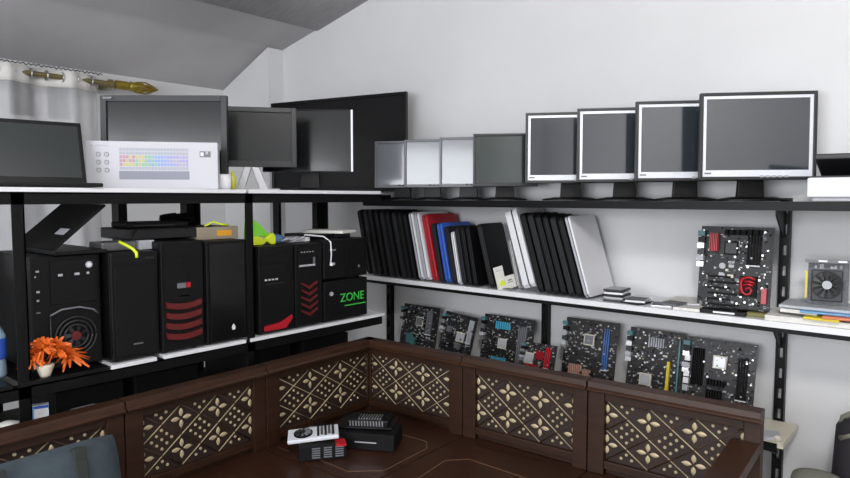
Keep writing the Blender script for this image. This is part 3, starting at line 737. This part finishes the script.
# ------------------------------------------------------------------ motherboards
def mobo(label, W, H, loc, lean, yaw, pcb, seed, heat=None, ram=DGR, slot=BLKM, sock=(.5, .62), ram_x=.78, sockm=METAL, io_left=True, slots=4, cap_m=None, group='loose motherboards on the lowest wall shelf', hs_pos=None, slot_box=None, roll=0, ram_h=.5, ram_z=.42, nram=4, msmall=1.0):
    H = H + (.018 if group else 0)
    r = empty('motherboard', label, 'motherboard', loc, (R(-lean), R(roll), R(yaw)), group)
    rd = random.Random(seed)
    MB().box(-W / 2, W / 2, 0, .0018, 0, H).build('circuit_board', pcb, r)
    sx, sz = (sock[0] - .5) * W, sock[1] * H
    MB().box(sx - .024, sx + .024, -.004, 0, sz - .024, sz + .024, CREAM if sockm is not DGR else BLKM).box(sx - .019, sx + .019, -.0075, -.004, sz - .019, sz + .019, sockm).build('cpu_socket', sockm, r)
    MB().tube([(sx + .027, -.004, sz - .024), (sx + .027, -.006, sz + .026), (sx + .022, -.008, sz + .03)], .0012, 5).build('socket_lever', METAL, r)
    for k in range(nram):
        x = (ram_x - .5) * W + k * .0095
        MB().box(x, x + .006, -.008, 0, H * ram_z, H * (ram_z + ram_h)).box(x - .001, x + .007, -.012, 0, H * ram_z - .004, H * ram_z, WHT).build('memory_slot', ram, r)
    x0, x1 = slot_box or (-W * .42, W * .12)
    for k in range(slots):
        z = .014 + k * .0205
        if z < H * .42: MB().box(x0, x1 - .02 * (k % 2), -.009, 0, z, z + .0075).build('expansion_slot', slot, r)
    io = MB()
    for k in range(6):
        z = H * .50 + k * H * .075
        io.box(-W / 2 - .006, -W / 2 + .018, -.016 - .006 * (k % 2), 0, z, z + H * .062, [METAL, LGR, DGR, METAL, BLK, TEAL][k])
    io.build('port_block', METAL, r)
    for i, (hx, hz, hw, hh) in enumerate(hs_pos or ((.25, .62, .10, .14), (.60, .30, .14, .12))):
        hm = heat or MGR; m = MB()
        X, Z = (hx - .5) * W, hz * H; w, h = hw * W, hh * H
        m.box(X - w / 2, X + w / 2, -.006, 0, Z - h / 2, Z + h / 2)
        n = 6
        for k in range(n): m.box(X - w / 2 + w * k / n, X - w / 2 + w * (k + .5) / n, -.020, -.006, Z - h / 2, Z + h / 2)
        m.build('heat_sink', hm, r)
    cp = MB()
    for k in range(int(44 * msmall)):
        x = rd.uniform(-.46, .46) * W; z = rd.uniform(.04, .96) * H; q = rd.uniform(.0028, .0042)
        cp.cyl((x, 0, z), (x, -rd.uniform(.007, .012), z), q, n=8, m=rd.choice([METAL, LGR, METAL, cap_m or METAL, BLK]))
    o = cp.build('capacitors', METAL, r); o['kind'] = 'stuff'
    ch = MB()
    for k in range(int(330 * msmall)):
        x = rd.uniform(-.48, .48) * W; z = rd.uniform(.02, .98) * H; w = rd.uniform(.001, .005); h = rd.uniform(.001, .004)
        ch.box(x - w, x + w, -rd.uniform(.001, .003), 0, z - h, z + h, rd.choice([BLKM, BLK, LGR, DGR, DGR, MGR, MGR, MGR, BLKM, CREAM]))
    o = ch.build('surface_chips', BLKM, r); o['kind'] = 'stuff'
    return r
ZL_ = .6855
mobo('black motherboard with teal slots, farthest left on the lowest shelf', .250, .230, (-2.215, 2.50, ZL_), 12, 0, PCB, 1, heat=TEAL, ram=MGR, sock=(.50, .66), ram_x=.70, slots=3, sockm=MGR, hs_pos=((.30, .28, .12, .2), (.42, .22, .1, .18)))
mobo('tilted black motherboard second from the left on the lowest shelf', .20, .205, (-1.945, 2.47, ZL_ + .018), 14, 0, PCB, 2, ram=LGR, sock=(.6, .5), ram_x=.8, slots=3, sockm=LGR, roll=5, nram=3)
mobo('black motherboard with light blue heat sinks around its socket', .285, .235, (-1.67, 2.51, ZL_), 12, 0, PCB, 3, heat=CYAN, ram=MGR, sock=(.42, .48), ram_x=.72, slots=2, sockm=LGR, hs_pos=((.42, .82, .26, .14), (.40, .16, .26, .12)), ram_z=.15, ram_h=.7, nram=5)
mobo('small motherboard with red slots in front of the middle upright', .165, .16, (-1.44, 2.41, ZL_), 18, 0, PCBB, 4, heat=RED, ram=RED, slot=RED, sock=(.2, .6), ram_x=.70, slots=2, sockm=LGR, hs_pos=((.35, .35, .3, .2), (.55, .7, .16, .2)), msmall=.6, slot_box=(-.02, .05), nram=3)
mobo('dark motherboard with blue memory slots right of the middle upright', .245, .272, (-1.245, 2.51, ZL_), 11, 0, PCBB, 5, heat=PINKM, ram=BLUS, sock=(.48, .70), ram_x=.76, slots=3, sockm=MGR, hs_pos=((.28, .22, .22, .18), (.5, .2, .12, .12)), nram=3, ram_z=.3, ram_h=.6)
b6 = mobo('motherboard with one yellow slot and a light grey heat sink', .222, .266, (-.962, 2.515, ZL_), 11, 0, PCBB, 6, heat=LGR, ram=TEAL, sock=(.36, .28), ram_x=.92, slots=1, sockm=LGR, hs_pos=((.52, .82, .26, .13),), nram=1, ram_z=.1, ram_h=.8)
MB().box(.055, .065, -.014, 0, .02, .165).build('yellow_slot', YEL, b6)
b7 = mobo('wide dark motherboard with square silver chip, farthest right on the lowest shelf', .252, .262, (-.712, 2.505, ZL_), 11, 0, mat('grey_circuit_board_dark', (52, 50, 53), .5, noise=.5, scale=60), 7, heat=BLKM, ram=BLKM, sock=(.50, .70), ram_x=.76, slots=0, sockm=SILV, hs_pos=((.46, .22, .22, .20), (.48, .42, .26, .08), (.2, .6, .16, .5)), nram=4, ram_z=.25, ram_h=.55)
m = MB()
for k, z in enumerate((.185, .155, .125, .098, .070)): m.box(-.124, -.104, -.018, 0, z, z + .022, [WHT, LGR, WHT, WHT, LGR][k])
m.build('white_connectors', WHT, b7)

# large motherboard on the middle shelf
big = mobo('large black motherboard with red heat sinks standing upright on the middle shelf', .246, .305, (-.655, 2.465, ZMS + .0005), 7, 0, PCB, 20, heat=BLKM, ram=BLKM, slot=BLKM, sock=(.44, .74), ram_x=.66, slots=6, sockm=DGR, group=None, hs_pos=((.6, .93, .5, .06),), ram_z=.55, ram_h=.42, nram=5, slot_box=(-.085, .01))
del_ = [c for c in big.children if c.name.startswith('heat_sink')]
m = MB()
for k in range(5): m.box(-.085 + k * .0058, -.0815 + k * .0058, -.026, 0, .212, .278, RED)
m.box(-.085, -.057, -.014, 0, .212, .278, RED); m.build('red_heat_sink', RED, big)
m = MB().box(.022, .078, -.012, 0, .055, .128, BLKM)
m.build('chipset_heat_sink', BLKM, big)
sw = MB()
sw.tube([(.074, -.0135, .118), (.055, -.0135, .125), (.036, -.0135, .120), (.028, -.0135, .105), (.030, -.0135, .085), (.034, -.0135, .070), (.046, -.0135, .062), (.060, -.0135, .066), (.064, -.0135, .078), (.057, -.0135, .088), (.047, -.0135, .085), (.046, -.0135, .077)], .0045, 6, RED)
sw.tube([(.072, -.0135, .104), (.055, -.0135, .110), (.040, -.0135, .108)], .0045, 6, RED).tube([(.068, -.0135, .095), (.052, -.0135, .100), (.036, -.0135, .094)], .0045, 6, RED).tube([(.030, -.0135, .122), (.026, -.0135, .10), (.026, -.0135, .066)], .0032, 6, RED)
sw.build('red_emblem', RED, big)
MB().box(.096, .112, -.014, 0, .035, .088).build('red_port', RED, big)
text('board_lettering', 'msi', .016, WHT, big, (-.012, -.002, .176), (R(90), 0, 0))
m = MB().cyl((-.042, 0, .160), (-.042, -.003, .160), .011, m=LGR, n=20).cyl((-.042, 0, .125), (-.042, -.003, .125), .011, m=LGR, n=20).box(-.02, -.002, -.003, 0, .156, .166, LGR).box(-.022, -.002, -.004, 0, .118, .130, CREAM)
m.build('printed_marks', LGR, big)

# ------------------------------------------------------------------ graphics card + paper pile at right
rnd = random.Random(21)
pile = [(-.555, .10, .010, mat('khaki_green', (120, 112, 70), .6), 'olive green booklet', .02), (-.42, .17, .012, PAPER, 'white paper stack', .0), (-.36, .16, .010, ORCARD, 'orange booklet', .0)]
def slab_item(name, label, cat, x, y, z, w, d, h, yaw, m, grp=None):
    o = bx(-w / 2, w / 2, -d / 2, d / 2, 0, h).build(name, m, None, .001); o.location = (x, y, z); o.rotation_euler = (0, 0, R(yaw)); tag(o, label, cat, grp); return o
z = ZMS
slab_item('paper_stack', 'thick white paper stack at the bottom of the pile right of the upright', 'paper', -.36, 2.455, z, .33, .20, .018, 2, PAPER, 'papers under the graphics card')
slab_item('booklet', 'yellow booklet sticking out low in the pile at the right', 'booklet', -.355, 2.43, z + .0185, .10, .18, .008, -2, YEL, 'papers under the graphics card')
slab_item('booklet', 'orange booklet near the right edge of the pile', 'booklet', -.26, 2.435, z + .027, .20, .19, .008, 3, ORCARD, 'papers under the graphics card')
slab_item('paper_stack', 'white papers at the left of the pile, under the graphics card', 'paper', -.42, 2.47, z + .0275, .11, .18, .012, -6, PAPER, 'papers under the graphics card')
slab_item('booklet', 'light blue booklet high in the pile below the graphics card', 'booklet', -.335, 2.46, z + .036, .19, .19, .006, 5, LBLUE, 'papers under the graphics card')
slab_item('paper_stack', 'pale grey top sheet directly below the graphics card', 'paper', -.36, 2.475, z + .0425, .26, .17, .009, 1, mat('grey_sheet', (176, 180, 186), .6), 'papers under the graphics card')
slab_item('memory_module', 'olive green memory stick lying left of the pile at the upright', 'memory stick', -.572, 2.40, z, .10, .035, .014, 5, mat('olive_green', (110, 108, 56), .6))
slab_item('disc_drive', 'dark flat module behind the olive memory stick at the upright', 'drive', -.585, 2.45, z, .13, .04, .010, 3, BLK)
gc = empty('graphics_card', 'graphics card with a round black fan standing on the paper pile', 'graphics card', (-.362, 2.475, ZMS + .0525), (R(-6), 0, R(10)))
MB().box(-.058, .058, 0, .006, 0, .146).build('circuit_board', mat('grey_circuit_board', (96, 98, 104), .5, noise=.4, scale=80), gc)
MB().box(-.048, .040, -.022, 0, .012, .115).build('cooler_shroud', DGR, gc, .003)
m = MB().cyl((-.004, -.026, .066), (-.004, -.020, .066), .046, n=30, m=BLK); m.build('fan_ring', BLK, gc)
m = MB().cyl((-.004, -.032, .066), (-.004, -.026, .066), .014, n=20, m=LGR)
m.build('fan_hub', LGR, gc)
m = MB()
for k in range(11):
    t = 2 * PI * k / 11
    m.add([(-.004 + .014 * math.cos(t), -.027, .066 + .014 * math.sin(t)), (-.004 + .043 * math.cos(t + .2), -.027, .066 + .043 * math.sin(t + .2)), (-.004 + .043 * math.cos(t + .55), -.031, .066 + .043 * math.sin(t + .55)), (-.004 + .014 * math.cos(t + .4), -.031, .066 + .014 * math.sin(t + .4))], [(0, 1, 2, 3), (3, 2, 1, 0)], DGR)
m.build('fan_blades', DGR, gc)
m = MB().box(-.068, .064, -.03, .012, .146, .149, MGR).box(-.068, .064, -.031, -.03, .138, .149, MGR).box(-.03, -.005, -.033, -.031, .1415, .1465, SILV).box(.025, .05, -.033, -.031, .1415, .1465, SILV)
m.build('port_bracket', MGR, gc)
MB().box(-.066, -.060, -.016, .004, .02, .11).build('yellow_edge', YEL, gc)
m = MB()
for k in range(9):
    x = rnd.uniform(-.04, .05); m.box(x, x + .006, -.004, 0, .120, .126 + rnd.random() * .012, LGR)
m.build('surface_chips', LGR, gc)

# ------------------------------------------------------------------ printer on the top shelf
pr_ = empty('scanner_printer', 'white printer with its dark lid raised at the right end of the top shelf', 'printer', (-.21, 2.445, 1.4895), (0, 0, R(4)))
MB().box(-.205, .24, -.12, .14, .012, .074).build('body', WHT, pr_, .006)
MB().box(-.19, .22, -.11, .13, 0, .014).build('base', LGR, pr_, .002)
MB().box(-.195, .24, -.09, .14, .074, .080).build('scanner_bed', DGR, pr_, .002)
MB(frame_mat((0, .14, .082), (R(-12), 0, 0))).box(-.19, .24, -.24, 0, 0, .018).build('lid', DGR, pr_, .004)
MB().prism([(-.115, .080), (-.10, .118), (-.075, .128), (-.05, .080)], .03, .06, 'x').build('lid_hinge', LGR, pr_, .003)
m = MB()
for k in range(3): m.cyl((-.13 + k * .010, -.1202, .044), (-.13 + k * .010, -.1212, .044), .003, n=10)
m.build('indicator_lights', PAPER, pr_)
o = MB().prism([(-.40, 1.4895), (-.36, 1.4895), (-.365, 1.494), (-.395, 1.494)], 2.30, 2.31, 'y').build('_', BLK); bpy.data.objects.remove(o)

# ------------------------------------------------------------------ wooden corner bench
SR = R(2.6); SO = Vector((-1.958, 1.905, 0))
ZS0 = .60; ZB = .615; ZTOP = .905
def flower(mb, cx, cz, s, y, right=True, left=True):
    for a, ok in ((0, right), (PI / 2, True), (PI, left), (3 * PI / 2, True)):
        if not ok: continue
        L = s * (1.0 if a in (0, PI) else .9); w = s * .21; n = 8
        d = Vector((math.cos(a), math.sin(a))); e = Vector((-d.y, d.x)); ring = []
        for k in range(n + 1):
            t = k / n; ring.append((d * (s * .14 + (L - s * .14) * t), e * w * math.sin(PI * t) ** .8))
        vs = []; fs = []
        for (p, q) in ring:
            for sg, yy in ((-1, 0), (0, -.004), (1, 0)):
                u = p + q * sg; vs.append((cx + u.x, y + yy, cz + u.y))
        for k in range(n):
            for g in (0, 1): A = 3 * k + g; fs.append((A, A + 3, A + 4, A + 1))
        mb.add(vs, fs, GOLD, smooth=True)
def carving(w, h, flip, lines=3, both=False, cols=3):
    """low relief gold carving, local x 0..w, z 0..h, face at y=0 pointing -y"""
    mb = MB()
    cell = w / cols; rows = 2; rh = h / rows
    def fx(x): return (w - x) if flip else x
    for i in range(cols + 1):
        for j in range(rows):
            cx, cz = i * cell, (j + .5) * rh + (rh * .04)
            cxx = fx(cx); s = min(cell, rh) * .36
            flower(mb, min(max(cxx, .004), w - .004), cz, s, -.001, right=cxx < w - .01, left=cxx > .01)
    for i in range(cols):
        for j in range(rows + 1):
            cx, cz = (i + .5) * cell, j * rh
            for a in (-1, 0, 1):
                for b in (-1, 0, 1):
                    if abs(a) + abs(b) == 2: pass
                    u = (a + b) * cell * .125; v = (a - b) * rh * .15 + rh * .02
                    x, z_ = fx(cx + u), cz + v
                    if .006 < z_ < h - .006: mb.cyl((x, 0, z_), (x, -.0035, z_), (.0052), .0036, n=9, m=GOLD)
    # diagonals, clipped to the field
    sl = rh / cell
    def line(x0, z0, dx, m, t=.0022):
        pts = []
        x1, z1 = x0 + 4 * cell * dx, z0 - 4 * rh
        # clip
        t0, t1 = 0.0, 1.0
        for p, q in ((-(x1 - x0), x0), (x1 - x0, w - x0), (-(z1 - z0), z0), (z1 - z0, h - z0)):
            if abs(p) < 1e-9:
                if q < 0: return
                continue
            r_ = q / p
            if p < 0: t0 = max(t0, r_)
            else: t1 = min(t1, r_)
        if t1 - t0 < .05: return
        A = (x0 + (x1 - x0) * t0, z0 + (z1 - z0) * t0); B = (x0 + (x1 - x0) * t1, z0 + (z1 - z0) * t1)
        mb.tube([(fx(A[0]), -.001, A[1]), (fx(B[0]), -.001, B[1])], t, 6, m)
    for k in range(-3, cols + 1):
        line(k * cell + cell * .0 - 0.0 * cell, h + rh * .0, 1, GOLD, .0017)
    for k in range(0, cols + 4):
        line(k * cell, h, -1, WOODH if not both else GOLD, .0012 if both else .0022)
    return mb
def back_run(root, x0, x1, M, flip, both=False, cols=3, endL=.05, endR=.05):
    """one framed back section along local x; outer face y=0, inner face y=-.042"""
    z0, z1 = ZB, ZTOP; zb = ZS0 + .001
    MB(M).box(x0, x0 + endL, -.040, 0, zb, z1 - .02).build('back_stile', WOOD, root, .002)
    MB(M).box(x1 - endR, x1, -.040, 0, zb, z1 - .02).build('back_stile', WOOD, root, .002)
    MB(M).prism([(-.056, z1 - .032), (-.058, z1 - .024), (-.050, z1 - .018), (-.048, z1), (.004, z1), (.004, z1 - .032)], x0, x1, 'x').build('top_rail', WOODH, root, .002)
    MB(M).box(x0 + endL, x1 - endR, -.036, -.004, z1 - .06, z1 - .030).build('upper_rail', WOOD, root, .002)
    MB(M).box(x0 + endL, x1 - endR, -.036, -.004, z0 + .006, z0 + .032).box(x0 + endL, x1 - endR, -.020, -.004, zb, z0 + .006).build('lower_rail', WOOD, root, .002)
    p = MB(M).box(x0 + endL, x1 - endR, -.020, -.008, z0 + .032, z1 - .06).build('carved_panel', WOODD, root)
    w = x1 - x0 - endL - endR; h = z1 - .06 - z0 - .032
    cv = carving(w, h, flip, both=both, cols=cols); cv2 = MB(M @ Matrix.Translation(Vector((x0 + endL, -.020, z0 + .032))))
    cv2.v = [tuple(cv2.M @ Vector(v)) for v in cv.v]; cv2.f = cv.f; cv2.mi = cv.mi; cv2.ms = cv.ms; cv2.sm = cv.sm
    cv2.build('gold_carving', GOLD, p)
def leg(root, M, x, y, zt=ZS0 - .03): MB(M).box(x, x + .05, y, y + .05, 0, zt).build('leg', WOOD, root, .002)
I4 = Matrix.Identity(4)
LM = Matrix.Rotation(R(90), 4, 'Z')      # local x runs along +y, local -y points to +x
SD = .62
def zshift(): return None
def bench(label, loc=SO): return empty('carved_wooden_bench', label, 'bench', (loc.x, loc.y, 0), (0, 0, SR), 'carved wooden corner bench set')
def seat(root, poly, planks_axis='x', inlay=None):
    MB().prism(poly, ZS0 - .028, ZS0, 'z').build('seat', SEATW, root, .003)
def inlay(root, pts, closed=False, w=.004):
    m = MB(); n = len(pts)
    for k in range(n if closed else n - 1):
        a, b = Vector(pts[k]), Vector(pts[(k + 1) % n]); d = (b - a).normalized() * w / 2; e = Vector((-d.y, d.x))
        m.add([(*(a - e - d), ZS0 + .0006), (*(b - e + d), ZS0 + .0006), (*(b + e + d), ZS0 + .0006), (*(a + e - d), ZS0 + .0006), (*(a - e - d), ZS0 - .001), (*(b - e + d), ZS0 - .001), (*(b + e + d), ZS0 - .001), (*(a + e - d), ZS0 - .001)], [(0, 1, 2, 3), (4, 7, 6, 5), (0, 4, 5, 1), (1, 5, 6, 2), (2, 6, 7, 3), (3, 7, 4, 0)])
    m.build('seat_inlay', INLAY, root)
# all bench parts are in bench-local coordinates; legs start at floor
def legs(root, spots):
    for x, y in spots: MB().box(x, x + .05, y, y + .05, FL, ZS0 - .028).build('leg', WOOD, root, .002)
CL, CR = .575, .515
bc = bench('corner section of the carved wooden bench, with computer parts on its seat')
back_run(bc, 0, CR, I4, False, both=True, cols=3, endL=.03, endR=.06)
MLc = Matrix.Translation(Vector((0, -CL, 0))) @ LM
back_run(bc, 0, CL, MLc, True, both=True, cols=3, endL=.06, endR=.03)
seat(bc, [(.0, 0), (CR, 0), (CR, -CL), (.0, -CL)])
legs(bc, [(.06, -.11), (CR - .06, -.11), (CR - .06, -CL + .01), (.06, -CL + .01)])
inlay(bc, [(.20, -.17), (.445, -.165), (.485, -.215), (.49, -.45), (.40, -.53), (.20, -.52), (.12, -.45), (.12, -.24)], True)
for k in range(3): inlay(bc, [(.06 + .0, -.30 - k * .12), (.12, -.30 - k * .12)], w=.0015)
# right sections
br = bench('carved bench section right of the corner, under the blue-slot motherboards')
back_run(br, CR + .004, 1.015, I4, False, cols=3, endL=.055, endR=.05)
seat(br, [(CR + .004, 0), (1.015, 0), (1.015, -SD), (CR + .004, -SD)])
legs(br, [(CR + .02, -.08 - .05), (.96, -.13), (CR + .02, -SD + .01), (.96, -SD + .01)])
MB().box(CR + .02, 1.01, -SD + .01, -SD + .035, ZS0 - .10, ZS0 - .029).build('seat_apron', WOOD, br)
inlay(br, [(.66, -.20), (.93, -.215), (.965, -.26), (.965, -.50), (.62, -.50), (.60, -.26)], True)
br2 = bench('carved bench end section with an armrest at the right')
back_run(br2, 1.019, 1.530, I4, False, cols=3, endL=.055, endR=.045)
seat(br2, [(1.019, 0), (1.530, 0), (1.530, -SD), (1.019, -SD)])
legs(br2, [(1.025, -.13), (1.475, -.13), (1.025, -SD + .01), (1.475, -SD + .01)])
MB().box(1.03, 1.525, -SD + .01, -SD + .035, ZS0 - .10, ZS0 - .029).build('seat_apron', WOOD, br2)
MB().prism([(-.036, .815), (-SD + .02, .790), (-SD - .01, .775), (-SD - .01, .76), (-.036, .785)], 1.452, 1.530, 'x').build('armrest', WOODH, br2, .004)
MB().box(1.47, 1.512, -SD + .02, -SD + .065, ZS0, .775).build('arm_post', WOOD, br2, .003)
# left sections
bl = bench('carved bench section left of the corner, below the plain and red-striped towers')
ML1 = Matrix.Translation(Vector((0, -1.085, 0))) @ LM
back_run(bl, 0, 1.085 - CL - .004, ML1, True, cols=3, endL=.055, endR=.05)
seat(bl, [(0, -1.085), (CR, -1.085), (CR, -CL - .004), (0, -CL - .004)])
legs(bl, [(.08, -1.075), (.08, -CL - .07), (CR - .06, -1.075), (CR - .06, -CL - .07)])
MB().box(CR - .035, CR - .01, -1.075, -CL - .02, ZS0 - .10, ZS0 - .029).build('seat_apron', WOOD, bl)
bl2 = bench('leftmost carved bench section, partly covered by the blue-grey cushion')
ML2 = Matrix.Translation(Vector((0, -1.62, 0))) @ LM
back_run(bl2, 0, 1.62 - 1.089, ML2, True, cols=3, endL=.055, endR=.05)
seat(bl2, [(0, -1.62), (CR, -1.62), (CR, -1.089), (0, -1.089)])
legs(bl2, [(.08, -1.61), (.08, -1.15), (CR - .06, -1.61), (CR - .06, -1.15)])
MB().box(CR - .035, CR - .01, -1.61, -1.10, ZS0 - .10, ZS0 - .029).build('seat_apron', WOOD, bl2)

# cushion
cu = empty('back_cushion', 'blue-grey fabric cushion with dark straps leaning on the leftmost bench back', 'cushion', (-1.79, .575, ZS0 + .002), (R(0), R(-12), R(2)))
vs = []; fs = []; n = 12; nn = 10; CWd, CHt, CT = .21, .235, .05
cm = MB()
for side in (-1, 1):
    b0 = len(vs)
    for i in range(n + 1):
        for j in range(nn + 1):
            u, v = i / n * 2 - 1, j / nn * 2 - 1
            r_ = (1 - abs(u) ** 6) ** .5 * (1 - abs(v) ** 6) ** .5
            sx_ = 1 - .04 * abs(v) ** 4; sz_ = 1 - .05 * abs(u) ** 6
            vs.append((side * CT * max(r_, 0) * (.9 + .1 * math.sin(u * 6)), u * CWd * sx_, CHt / 2 + v * CHt / 2 * sz_))
    for i in range(n):
        for j in range(nn):
            a = b0 + i * (nn + 1) + j; f = (a, a + nn + 1, a + nn + 2, a + 1); fs.append(f if side > 0 else f[::-1])
cm.add(vs, fs, CUSH, smooth=True).build('cushion_body', CUSH, cu)
for y in (-.10, .09):
    MB().box(CT - .004, CT + .004, y - .016, y + .016, .01, CHt - .04).box(-.0, CT + .002, y - .016, y + .016, CHt - .042, CHt - .010).build('strap', STRAP, cu, .003)

# computer parts on the corner seat
g1 = empty('graphics_card_box', 'long black carton with a silver line at the back of the corner seat', 'box', (-1.655, 1.60, ZS0 + .002), (0, 0, R(30)))
MB().box(-.115, .115, -.06, .075, 0, .058).build('carton', BLKM, g1, .002)
MB().box(-.03, .05, -.0608, -.06, .026, .030).build('silver_print', LGR, g1)
MB().box(-.10, -.07, -.0608, -.06, .012, .044).build('label_print', DGR, g1)
g2 = empty('graphics_card', 'black graphics card with silver fins lying on the long black carton', 'graphics card', (-1.662, 1.612, ZS0 + .072), (R(4), R(-2), R(30)))
MB().box(-.11, .10, -.045, .055, 0, .004).build('circuit_board', PCB, g2)
MB().box(-.07, .085, -.035, .045, .004, .026).build('shroud', BLK, g2, .004)
m = MB()
for k in range(12): m.box(-.06 + k * .011, -.055 + k * .011, -.037, -.035, .006, .024, METAL)
for k in range(9): m.box(-.03 + k * .010, -.026 + k * .010, -.02, .02, .026, .030, METAL)
m.build('cooling_fins', METAL, g2)
MB().cyl((-.045, .005, .026), (-.045, .005, .029), .028, n=24).build('fan', BLKM, g2)
g5 = empty('graphics_card', 'bare black graphics card lying between carton and white card', 'graphics card', (-1.775, 1.535, ZS0 + .032), (R(8), R(6), R(48)))
MB().box(-.09, .09, -.04, .04, 0, .005).build('circuit_board', PCB, g5)
m = MB().box(-.06, .05, -.03, .03, .005, .02, BLK).cyl((0, 0, .02), (0, 0, .023), .024, n=20, m=DGR); m.build('cooler', BLK, g5)
m = MB().box(.06, .085, -.03, .03, .005, .012, LGR).box(-.085, -.065, -.02, .02, .005, .010, MGR); m.build('connectors', LGR, g5)
g3 = empty('carton', 'small black carton with grey round prints under the white graphics card', 'box', (-1.708, 1.422, ZS0 + .002), (0, 0, R(55)))
MB().box(-.075, .085, -.050, .055, 0, .050).build('carton', BLKM, g3, .002)
for k in range(3):
    m = MB()
    for q in range(5): m.box(-.032 + k * .040, -.004 + k * .040, -.0508, -.05, .008 + q * .008, .0125 + q * .008, MGR)
    m.build('barrel_print', MGR, g3)
MB().box(.05, .086, -.0512, .0, .043, .0505).build('red_label', RED, g3)
g4 = empty('graphics_card', 'white graphics card with a black fan lying on the small carton', 'graphics card', (-1.745, 1.415, ZS0 + .060), (R(7), R(-4), R(50)))
MB().box(-.082, .095, -.042, .045, 0, .014).build('shroud', SILV, g4, .004)
MB().cyl((-.028, .0, .014), (-.028, .0, .018), .033, n=28).build('fan_ring', BLK, g4)
m = MB()
for k in range(9):
    t = 2 * PI * k / 9
    m.add([(-.028 + .008 * math.cos(t), .008 * math.sin(t), .0185), (-.028 + .029 * math.cos(t + .2), .029 * math.sin(t + .2), .0185), (-.028 + .029 * math.cos(t + .6), .029 * math.sin(t + .6), .021), (-.028 + .008 * math.cos(t + .5), .008 * math.sin(t + .5), .021)], [(0, 1, 2, 3)], MGR)
m.build('fan_blades', MGR, g4)
MB().cyl((-.028, 0, .018), (-.028, 0, .023), .008, n=14).build('fan_hub', DGR, g4)
m = MB()
for k in range(5): m.box(.02 + k * .013, .028 + k * .013, -.03, .035, .014, .018, METAL if k % 2 else DGR)
m.build('cooling_fins', METAL, g4)

# ------------------------------------------------------------------ bottom right corner
o = empty('guitar_bag', 'tall black fabric bag standing by the wall at the right edge', 'bag', (-.255, 2.47, FL))
MB().lathe([(.075, 0), (.085, .03), (.082, .30), (.068, .62), (.05, .655), (.02, .66)], n=20).build('bag_body', CHAR, o)
MB().tube([(-.055, -.01, .60), (-.045, -.02, .655), (-.01, -.04, .685), (.03, -.03, .67), (.05, -.01, .62)], .010, 8).build('grey_handle', GREYG, o)
MB().tube([(-.048, -.045, .59), (-.02, -.06, .61), (.03, -.06, .60)], .010, 7).build('grey_piping', GREYG, o)
st = empty('round_stool', 'khaki grey round stool below the wall at the right', 'stool', (-.345, 2.30, FL)); st.scale = (.62, .62, 1.235)
MB().lathe([(.10, .365), (.115, .37), (.118, .385), (.11, .398), (.07, .404), (.01, .405)], n=28).build('seat', GREYG, st)
for k in range(4):
    t = PI / 4 + k * PI / 2; MB().cyl((.10 * math.cos(t), .10 * math.sin(t), 0), (.075 * math.cos(t), .075 * math.sin(t), .37), .011, n=10).build('leg', DGR, st)
# small things on the right end of the lowest shelf
o = MB().lathe([(.012, 0), (.012, .012), (.008, .018)], n=12).build('bottle_cap', CREAM); o.location = (-.475, 2.37, .6855); tag(o, 'small cream cap on the right end of the lowest shelf', 'cap')
o = bx(-.03, .03, -.035, .035, 0, .012).build('metal_plate', LGR, None, .001); o.location = (-.50, 2.39, .6855); o.rotation_euler = (0, 0, R(20)); tag(o, 'light grey metal piece at the right end of the lowest shelf', 'metal piece')
o = MB().lathe([(.02, 0), (.03, .01), (.032, .03)], n=14).build('plastic_jar', mat('dull_green_plastic', (96, 110, 108), .4)); o.location = (-.50, 2.40, .60); bpy.data.objects.remove(o)

# ------------------------------------------------------------------ light
wd = bpy.data.worlds.new('sky'); scn.world = wd; wd.use_nodes = True
bg = wd.node_tree.nodes['Background']; bg.inputs['Color'].default_value = (.80, .88, 1.0, 1); bg.inputs['Strength'].default_value = 1.2
def area(name, loc, rot, sx, sy, power, col, portal=False):
    l = bpy.data.lights.new(name, 'AREA'); l.shape = 'RECTANGLE'; l.size = sx; l.size_y = sy; l.energy = power; l.color = col
    if portal: l.cycles.is_portal = True
    o = bpy.data.objects.new(name, l); COL.objects.link(o); o.location = loc; o.rotation_euler = rot
    return o
# daylight entering by the wide window behind the camera
area('window_daylight', (-.9, YR - .02, 1.62), (R(90), 0, 0), 3.5, 1.4, 75, (.95, .97, 1.0))
# ceiling tube lamp over the room
lf = empty('ceiling_lamp', 'white tube lamp hanging from the sloping ceiling behind the camera', 'lamp', (.35, -.2, 3.10))
MB().box(-.62, .62, -.04, .04, .02, .06).build('housing', WHT, lf)
MB().cyl((-.58, 0, 0), (.58, 0, 0), .016, n=12).build('tube', mat('lit_tube', (255, 255, 255), .5, emit=6), lf)
for sx in (-.5, .5): MB().cyl((sx, 0, .06), (sx, 0, ceil_z(.35 + sx) - 3.10 - .03), .004, n=6).build('hanging_rod', LGR, lf)
pl_ = bpy.data.lights.new('tube_glow', 'POINT'); pl_.energy = 92; pl_.shadow_soft_size = .22; pl_.color = (1.0, .985, .96)
po = bpy.data.objects.new('tube_glow', pl_); COL.objects.link(po); po.location = (.35, -.2, 2.98)

scn.view_settings.view_transform = 'Standard'; scn.view_settings.look = 'None'
scn.view_settings.gamma = 1; scn.view_settings.use_curve_mapping = False
scn.view_settings.exposure = 0.68
